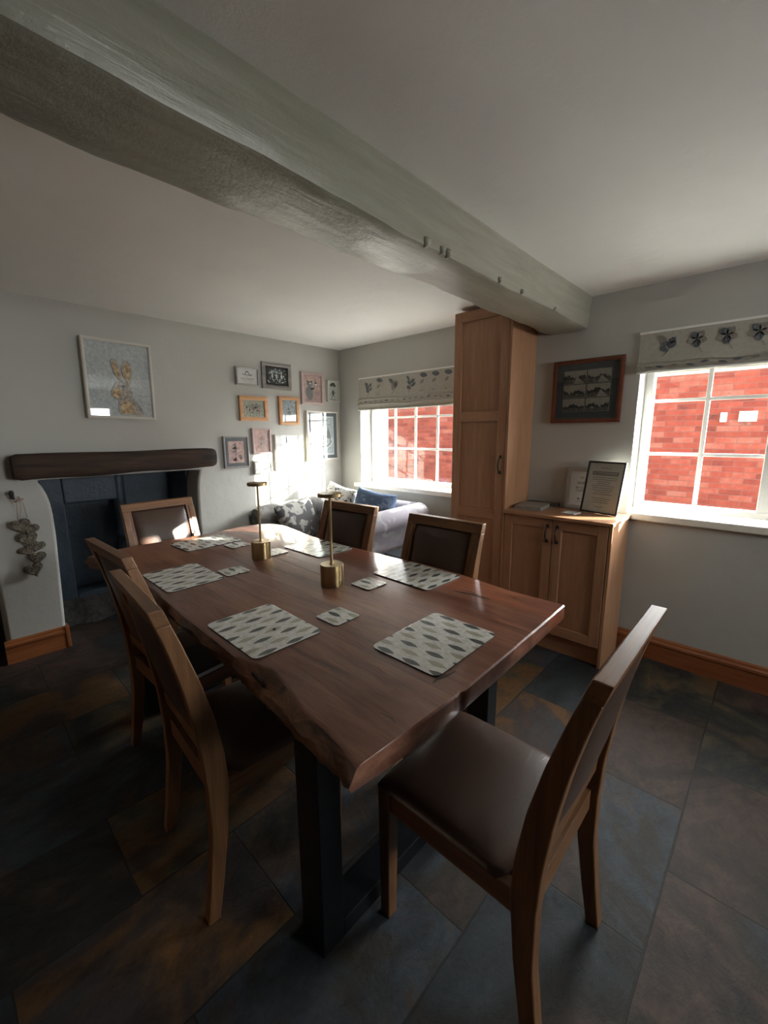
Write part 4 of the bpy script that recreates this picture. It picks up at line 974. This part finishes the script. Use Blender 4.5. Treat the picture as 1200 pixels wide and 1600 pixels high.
mb.lathe([(0.001, -0.004), (0.012, -0.004), (0.016, 0.0), (0.010, 0.003), (0.001, 0.004)], (0, 0, 0), 14)
k_ = mb.build('knot', tb, smooth='all'); k_.location = (0.522 - 1.05, 0.985 - 1.63, ZT - 0.022); k_.rotation_euler = (0.3, 1.25, 0.2); k_.scale = (1.2, 2.6, 1)
def steel_loop(yc):
    mb = MB('steel'); w = 0.05; x0, x1 = 0.545, 1.49; zt = ZT - TH - 0.001
    mb.box(x0, x0 + 0.075, yc - w, yc + w, 0, zt); mb.box(x1 - 0.075, x1, yc - w, yc + w, 0, zt)
    mb.box(x0 + 0.075, x1 - 0.075, yc - w, yc + w, 0, 0.06); mb.box(x0 + 0.075, x1 - 0.075, yc - w, yc + w, zt - 0.012, zt)
    return mb.build('leg_frame', tb, loc=TO, bevel=0.003)
steel_loop(0.81); steel_loop(2.29)

# ------------------------------------------------------------------ chairs
def c_y(z):      # centre line of the rear posts, seat centre at y=0, chair faces +y
    K = [(0.0, -0.262), (0.12, -0.243), (0.28, -0.222), (0.44, -0.214), (0.55, -0.220), (0.68, -0.238), (0.80, -0.263), (0.92, -0.295), (1.03, -0.330)]
    for (a, p), (b, q) in zip(K, K[1:]):
        if z <= b: return p + (q - p) * (z - a) / (b - a)
    return K[-1][1]
def c_w(z):      # half depth of the post
    K = [(0, 0.018), (0.3, 0.024), (0.46, 0.031), (0.65, 0.029), (0.9, 0.020), (1.03, 0.017)]
    for (a, p), (b, q) in zip(K, K[1:]):
        if z <= b: return p + (q - p) * (z - a) / (b - a)
    return K[-1][1]
HW, HC = 0.223, 1.022
def pad_rings(w, d, z0, t, dome, n=18, flat=True):
    us = [math.sin(PI / 2 * (2 * i / n - 1)) for i in range(n + 1)]
    f = lambda u, v: z0 + t * (max(0, 1 - abs(u) ** 5) * max(0, 1 - abs(v) ** 5)) ** 0.30 + dome * (1 - u * u) * (1 - v * v)
    return us, f
def make_chair():
    e = empty('dining_chair')
    for sx in (-1, 1):
        mb = MB('oak_z'); rings = []
        for i in range(30):
            z = (HC - 0.046) * i / 29; y, w = c_y(z), c_w(z); x0, x1 = sx * (HW - 0.036), sx * HW
            rings.append([(x0, y - w, z), (x1, y - w, z), (x1, y + w, z), (x0, y + w, z)])
        mb.loft(rings); mb.build('leg', e, bevel=0.003, smooth=35)
    for sx in (-1, 1):
        mb = MB('oak_z'); x0, x1 = sx * (HW - 0.004), sx * (HW - 0.048)
        mb.loft([[(sx * (HW - 0.008), 0.190, 0), (sx * (HW - 0.042), 0.190, 0), (sx * (HW - 0.042), 0.224, 0), (sx * (HW - 0.008), 0.224, 0)],
                 [(x0, 0.184, 0.45), (x1, 0.184, 0.45), (x1, 0.228, 0.45), (x0, 0.228, 0.45)]]); mb.build('leg', e, bevel=0.003)
    mb = MB('oak_x', 'oak_y')
    mb.box(-HW + 0.048, HW - 0.048, 0.196, 0.222, 0.385, 0.449); mb.box(-HW + 0.036, HW - 0.036, -0.225, -0.200, 0.385, 0.449)
    for sx in (-1, 1): mb.box(sx * (HW - 0.010), sx * (HW - 0.036), -0.186, 0.184, 0.385, 0.449, 1)
    mb.build('seat_frame', e, bevel=0.002)
    # top rail with end grain showing, lower rail
    mb = MB('oak_x'); z0, z1 = HC - 0.046, HC; 
    mb.loft([[(x, c_y(z0) - 0.019, z0), (x, c_y(z0) + 0.019, z0), (x, c_y(z1) + 0.018, z1), (x, c_y(z1) - 0.018, z1)] for x in (-HW, HW)]); mb.build('top_rail', e, bevel=0.003)
    mb = MB('oak_x'); z0, z1 = 0.515, 0.565
    mb.loft([[(x, c_y(z0) - 0.014, z0), (x, c_y(z0) + 0.014, z0), (x, c_y(z1) + 0.014, z1), (x, c_y(z1) - 0.014, z1)] for x in (-HW + 0.036, HW - 0.036)]); mb.build('lower_rail', e, bevel=0.003)
    # inner frame stiles round the leather, seen from the front
    for sx in (-1, 1):
        mb = MB('oak_z')
        mb.loft([[(sx * (HW - 0.036), c_y(z) - 0.008, z), (sx * (HW - 0.052), c_y(z) - 0.008, z), (sx * (HW - 0.052), c_y(z) + c_w(z) - 0.003, z), (sx * (HW - 0.036), c_y(z) + c_w(z) - 0.003, z)] for z in [0.565 + (HC - 0.611) * i / 12 for i in range(13)]])
        mb.build('back_stile', e, smooth=35)
    # leather back pad, bulging both ways
    mb = MB('leather'); n = 16; xs = [math.sin(PI / 2 * (2 * i / n - 1)) for i in range(n + 1)]
    wz = HW - 0.053; za, zb = 0.567, HC - 0.047
    def pv(u, v, s):
        z = (za + zb) / 2 + v * (zb - za) / 2
        b = 0.021 * (max(0, 1 - abs(u) ** 6) * max(0, 1 - abs(v) ** 6)) ** 0.4 + (0.018 if s > 0 else 0.016) * (1 - u * u) * (1 - v * v)
        return (u * wz, c_y(z) + s * b, z)
    for s in (-1, 1):
        G = [[mb.bm.verts.new(pv(u, v, s)) for v in xs] for u in xs]
        for i in range(n):
            for j in range(n): mb.bm.faces.new((G[i][j], G[i + 1][j], G[i + 1][j + 1], G[i][j + 1]))
    bmesh.ops.remove_doubles(mb.bm, verts=mb.bm.verts, dist=1e-6); mb.build('backrest', e, smooth='all')
    # leather seat
    mb = MB('leather'); us, f = pad_rings(1, 1, 0.449, 0.034, 0.010)
    n = len(us) - 1; w0, y0, y1 = HW - 0.004, -0.196, 0.232
    def nar(u, v): return (u * (w0 if v > -0.80 else HW - 0.037), (y0 + y1) / 2 + v * (y1 - y0) / 2)
    T = [[mb.bm.verts.new((*nar(u, v), f(u, v))) for v in us] for u in us]
    B = [[mb.bm.verts.new((*nar(u, v), 0.4492)) for v in us] for u in us]
    for i in range(n):
        for j in range(n):
            mb.bm.faces.new((T[i][j], T[i + 1][j], T[i + 1][j + 1], T[i][j + 1])); mb.bm.faces.new((B[i][j], B[i][j + 1], B[i + 1][j + 1], B[i + 1][j]))
    bmesh.ops.remove_doubles(mb.bm, verts=mb.bm.verts, dist=1e-6); mb.build('seat', e, smooth=60)
    return e
ch0 = make_chair()
spots = [(0.955, 0.505, 0.0, 'nearest dining chair at the near end of the table, its whole leather seat in view'),
         (0.650, 1.280, -PI / 2 - 0.06, 'nearer of the two dining chairs on the left long side, its back edge catching sun'),
         (0.722, 1.880, -PI / 2 + 0.04, 'farther dining chair on the left long side, overlapped by the nearer one'),
         (0.965, 2.640, PI + 0.06, 'dining chair at the fireplace end of the table, lighter oak back facing the room'),
         (1.392, 1.905, PI / 2 + 0.05, 'dining chair on the window side in front of the sofa, behind the brass lamp'),
         (1.402, 1.205, PI / 2 + 0.02, 'dining chair on the window side in front of the tall cupboard')]
for i, (x, y, rz, lab) in enumerate(spots):
    c = ch0 if i == 0 else copy_tree(ch0)
    c.location = (x, y, 0); c.rotation_euler = (0, 0, rz); tag(c, lab, 'chair', 'dining chairs round the table')

# ------------------------------------------------------------------ table mats and coasters
def rrect(w, h, r, n=5):
    o = []
    for cx, cy, a0 in ((w / 2 - r, h / 2 - r, 0), (-w / 2 + r, h / 2 - r, PI / 2), (-w / 2 + r, -h / 2 + r, PI), (w / 2 - r, -h / 2 + r, 1.5 * PI)):
        for k in range(n + 1): a = a0 + PI / 2 * k / n; o.append((cx + r * math.cos(a), cy + r * math.sin(a)))
    return o
def make_mat(name, w, h, r):
    e = empty(name); o = rrect(w, h, r); t = 0.0048
    mb = MB('card_edge'); mb.loft([[(x, y, 0.0007) for x, y in o], [(x, y, t - 0.001) for x, y in o]]); mb.build('backing', e)
    mb = MB('leaf'); mb.loft([[(x, y, t - 0.001) for x, y in o], [(x, y, t - 0.0003) for x, y in o], [(x * 0.99, y * 0.99, t) for x, y in o]]); mb.build('printed_top', e)
    return e
pm = make_mat('placemat', 0.335, 0.250, 0.022)
PM = [(1.0, 0.728, 0.01, 'placemat nearest the near end of the table, in front of the nearest chair'),
      (0.673, 1.208, PI / 2 - 0.01, 'placemat near the front left edge with a small dark crumb on it'),
      (0.697, 1.950, PI / 2, 'placemat on the left side farther along, before the farther left chair'),
      (1.445, 1.170, PI / 2 - 0.02, 'placemat on the window side before the chair by the tall cupboard'),
      (1.428, 1.885, PI / 2 + 0.02, 'placemat on the window side in glare before the chair by the sofa'),
      (1.045, 2.490, PI + 0.05, 'placemat at the fireplace end of the table')]
for i, (x, y, a, lab) in enumerate(PM):
    c = pm if i == 0 else copy_tree(pm); c.location = (x, y, ZT); c.rotation_euler = (0, 0, a); tag(c, lab, 'placemat', 'leaf-patterned placemats on the table')
cs = make_mat('coaster', 0.116, 0.116, 0.014)
CS = [(0.905, 1.093, 0.02, 'leaf-patterned coaster right of the placemat with the crumb'),
      (0.895, 1.850, -0.03, 'leaf-patterned coaster right of the left farther placemat, in front of the far brass lamp'),
      (1.213, 1.248, 0.0, 'leaf-patterned coaster between the near brass lamp and the window-side placemat'),
      (1.140, 2.290, 0.03, 'leaf-patterned coaster left of the far brass lamp by the end placemat'),
      (1.205, 1.990, 0.02, 'leaf-patterned coaster half hidden behind the far brass lamp')]
for i, (x, y, a, lab) in enumerate(CS):
    c = cs if i == 0 else copy_tree(cs); c.location = (x, y, ZT); c.rotation_euler = (0, 0, a); tag(c, lab, 'coaster', 'leaf-patterned coasters on the table')
mb = MB('ink'); mb.lathe([(0.001, 0), (0.004, 0.001), (0.0045, 0.003), (0.002, 0.006)], (0, 0, 0), 7)
tag(mb.build('crumb', loc=(0.690, 1.165, ZT + 0.0048), smooth='all'), 'tiny dark crumb lying on the front left placemat', 'crumb')

e = tag(empty('book', (0.625, 1.70, 0.4945), 0.12), 'black-covered book with white page edges lying on the farther left chair', 'book')
mb = MB('black'); mb.box(-0.085, 0.085, -0.12, 0.12, 0.0, 0.003); mb.box(-0.085, 0.085, -0.12, 0.12, 0.021, 0.024); mb.box(-0.085, -0.082, -0.12, 0.12, 0.003, 0.021); mb.build('cover', e)
mb = MB('paper'); mb.box(-0.082, 0.081, -0.117, 0.117, 0.003, 0.021); mb.build('pages', e)

# ------------------------------------------------------------------ brass lamps
def make_lamp():
    e = empty('table_lamp')
    mb = MB('brass'); mb.lathe([(0.0485, 0.0006), (0.050, 0.002), (0.050, 0.092), (0.0485, 0.094), (0.012, 0.094), (0.010, 0.097)], n=40); mb.build('base', e, smooth=30)
    mb = MB('brass'); mb.lathe([(0.0060, 0.095), (0.0058, 0.39)], n=14); mb.build('pole', e, smooth=30)
    mb = MB('brass'); mb.lathe([(0.0500, 0.388), (0.0515, 0.390), (0.0515, 0.402), (0.0500, 0.404)], n=40); mb.build('lamp_head', e, smooth=30)
    mb = MB('white'); mb.lathe([(0.042, 0.3868), (0.042, 0.3882)], n=32); mb.build('diffuser', e)
    mb = MB('black'); mb.lathe([(0.003, 0), (0.003, 0.003)], (0, 0, 0), 10); b = mb.build('button', e); b.location = (-0.022, -0.0447, 0.012); b.rotation_euler = (PI / 2, 0, -0.46)
    return e
lp = make_lamp()
for i, (x, y, lab) in enumerate(((1.105, 1.365, 'nearer slim brass cordless lamp with disc head and drum base'), (1.105, 1.950, 'farther slim brass cordless lamp standing toward the fireplace end'))):
    c = lp if i == 0 else copy_tree(lp); c.location = (x, y, ZT); tag(c, lab, 'lamp', 'brass lamps on the table')

# ------------------------------------------------------------------ sofa by the far window
sf = tag(empty('sofa', (2.4, 2.8, 0)), 'grey and lilac patterned sofa with rolled arms under the far window', 'sofa')
SO = (-2.4, -2.8, 0)
def rollarm(yc, flip, x0, x1, key):
    prof = []
    # outer roll leaning outward; profile in (y,z)
    for k in range(15):
        a = -0.25 * PI + 1.35 * PI * k / 14; prof.append((0.02 + 0.105 * math.cos(a), 0.72 + 0.095 * math.sin(a)))
    prof += [(-0.085, 0.55), (-0.085, 0.06), (0.075, 0.06), (0.075, 0.55)]
    mb = MB(key); n = 16; rings = []
    for i in range(n + 1):
        s = i / n; x = x0 + (x1 - x0) * s; e_ = 0.80 + 0.20 * min(1, math.sin(min(1, s * 8) * PI / 2)); rise = 0.03 * s
        rings.append([(x, yc + flip * y * e_, 0.06 if z < 0.1 else (0.70 + (z - 0.70) * e_ + rise)) for y, z in prof])
    mb.loft(rings); return mb.build('arm', sf, loc=SO, smooth=50)
rollarm(2.30, -1, 1.88, 2.86, 'sofa'); rollarm(3.33, 1, 1.86, 2.86, 'sofa2')
mb = MB('sofa'); mb.box(1.95, 2.93, 2.38, 3.25, 0.06, 0.34); mb.build('base', sf, loc=SO, bevel=0.02)
mb = MB('sofa')
rings = []
for y in [2.30 + (3.34 - 2.30) * i / 12 for i in range(13)]:
    rings.append([(2.66, y, 0.34), (2.64, y, 0.6), (2.66, y, 0.78), (2.70, y, 0.835), (2.77, y, 0.855), (2.86, y, 0.84), (2.92, y, 0.78), (2.94, y, 0.6), (2.94, y, 0.06), (2.80, y, 0.06)])
mb.loft(rings); mb.build('backrest', sf, loc=SO, smooth=50)
def cushion_mesh(key, w, h, t, n=14):
    mb = MB(key); us = [math.sin(PI / 2 * (2 * i / n - 1)) for i in range(n + 1)]
    for s in (-1, 1):
        G = [[mb.bm.verts.new((u * w / 2 * (1 - 0.07 * (1 - abs(v)) * abs(u) ** 2), s * t / 2 * (max(0, 1 - u ** 4) * max(0, 1 - v ** 4)) ** 0.5, v * h / 2 * (1 - 0.07 * (1 - abs(u)) * abs(v) ** 2))) for v in us] for u in us]
        for i in range(n):
            for j in range(n): mb.bm.faces.new((G[i][j], G[i + 1][j], G[i + 1][j + 1], G[i][j + 1]))
    bmesh.ops.remove_doubles(mb.bm, verts=mb.bm.verts, dist=1e-6); return mb
for i, y in enumerate((2.60, 3.03)):
    mb = MB('sofa2' if i else 'sofa'); mb.box(1.90, 2.62, y - 0.212, y + 0.212, 0.342, 0.47); mb.build('seat_cushion', sf, loc=SO, bevel=0.04, seg=4, smooth=60)
for x, y in ((1.99, 2.33), (1.99, 3.30), (2.86, 2.33), (2.86, 3.30)):
    mb = MB('oak_z'); mb.lathe([(0.018, 0), (0.028, 0.058)], (x, y, 0), 12); mb.build('leg', sf, loc=SO)
def cushion(key, loc, rot, w, h, t, lab):
    o = cushion_mesh(key, w, h, t).build('cushion', smooth='all'); o.location = loc; o.rotation_euler = rot; tag(o, lab, 'cushion', 'scatter cushions on the sofa'); return o
cushion('cush_blue', (2.56, 2.585, 0.735), (math.radians(-16), 0.12, -PI / 2 + 0.15), 0.42, 0.44, 0.16, 'blue patterned cushion on the sofa beside the near rolled arm')
cushion('cush_white', (2.56, 3.03, 0.755), (math.radians(-14), 0.15, -PI / 2), 0.42, 0.42, 0.14, 'white cushion with a black pattern on the sofa, above the lamp head')
cushion('cush_grey', (2.16, 3.12, 0.665), (math.radians(-18), -0.1, 0.12), 0.42, 0.38, 0.14, 'charcoal cushion with pale leaves leaning on the far arm of the sofa')
mb = MB('throw'); rings = []
for i in range(18):
    s = i / 17; y = 2.79 + 0.22 * s; w_ = 0.004 * math.sin(i * 1.9)
    rings.append([(2.62 + w_, y, 0.50), (2.632 + w_, y, 0.62), (2.648 + w_, y, 0.785), (2.695, y, 0.847 + w_), (2.77, y, 0.868 + w_), (2.865, y, 0.852), (2.925, y, 0.79), (2.930, y, 0.785), (2.86, y, 0.846), (2.77, y, 0.859), (2.70, y, 0.840), (2.656, y, 0.78), (2.640, y, 0.62), (2.63, y, 0.50)])
mb.loft(rings); tag(mb.build('throw', smooth=60), 'pale throw draped over the sofa back between the cushions', 'throw')
e = tag(empty('side_table', (2.40, 1.965, 0)), 'small dark side table between the sofa arm and the tall cupboard', 'table')
mb = MB('darkbox'); mb.box(-0.19, 0.19, -0.14, 0.14, 0.53, 0.555); mb.build('tabletop', e, bevel=0.004)
mb = MB('darkbox'); mb.box(-0.17, 0.17, -0.12, 0.12, 0.40, 0.529); mb.build('drawer_box', e, bevel=0.003)
for sx in (-1, 1):
    for sy in (-1, 1):
        mb = MB('darkbox'); mb.box(sx * 0.17, sx * 0.14, sy * 0.12, sy * 0.09, 0, 0.399); mb.build('leg', e, bevel=0.002)
mb = MB('iron'); mb.lathe([(0.004, 0), (0.012, 0.012), (0.010, 0.02)], n=12); k_ = mb.build('knob', e, smooth='all'); k_.location = (-0.17, 0, 0.465); k_.rotation_euler = (0, -PI / 2, 0)

# parts were modelled in room coordinates where an offset is given; finish
print('objects', len(bpy.data.objects))
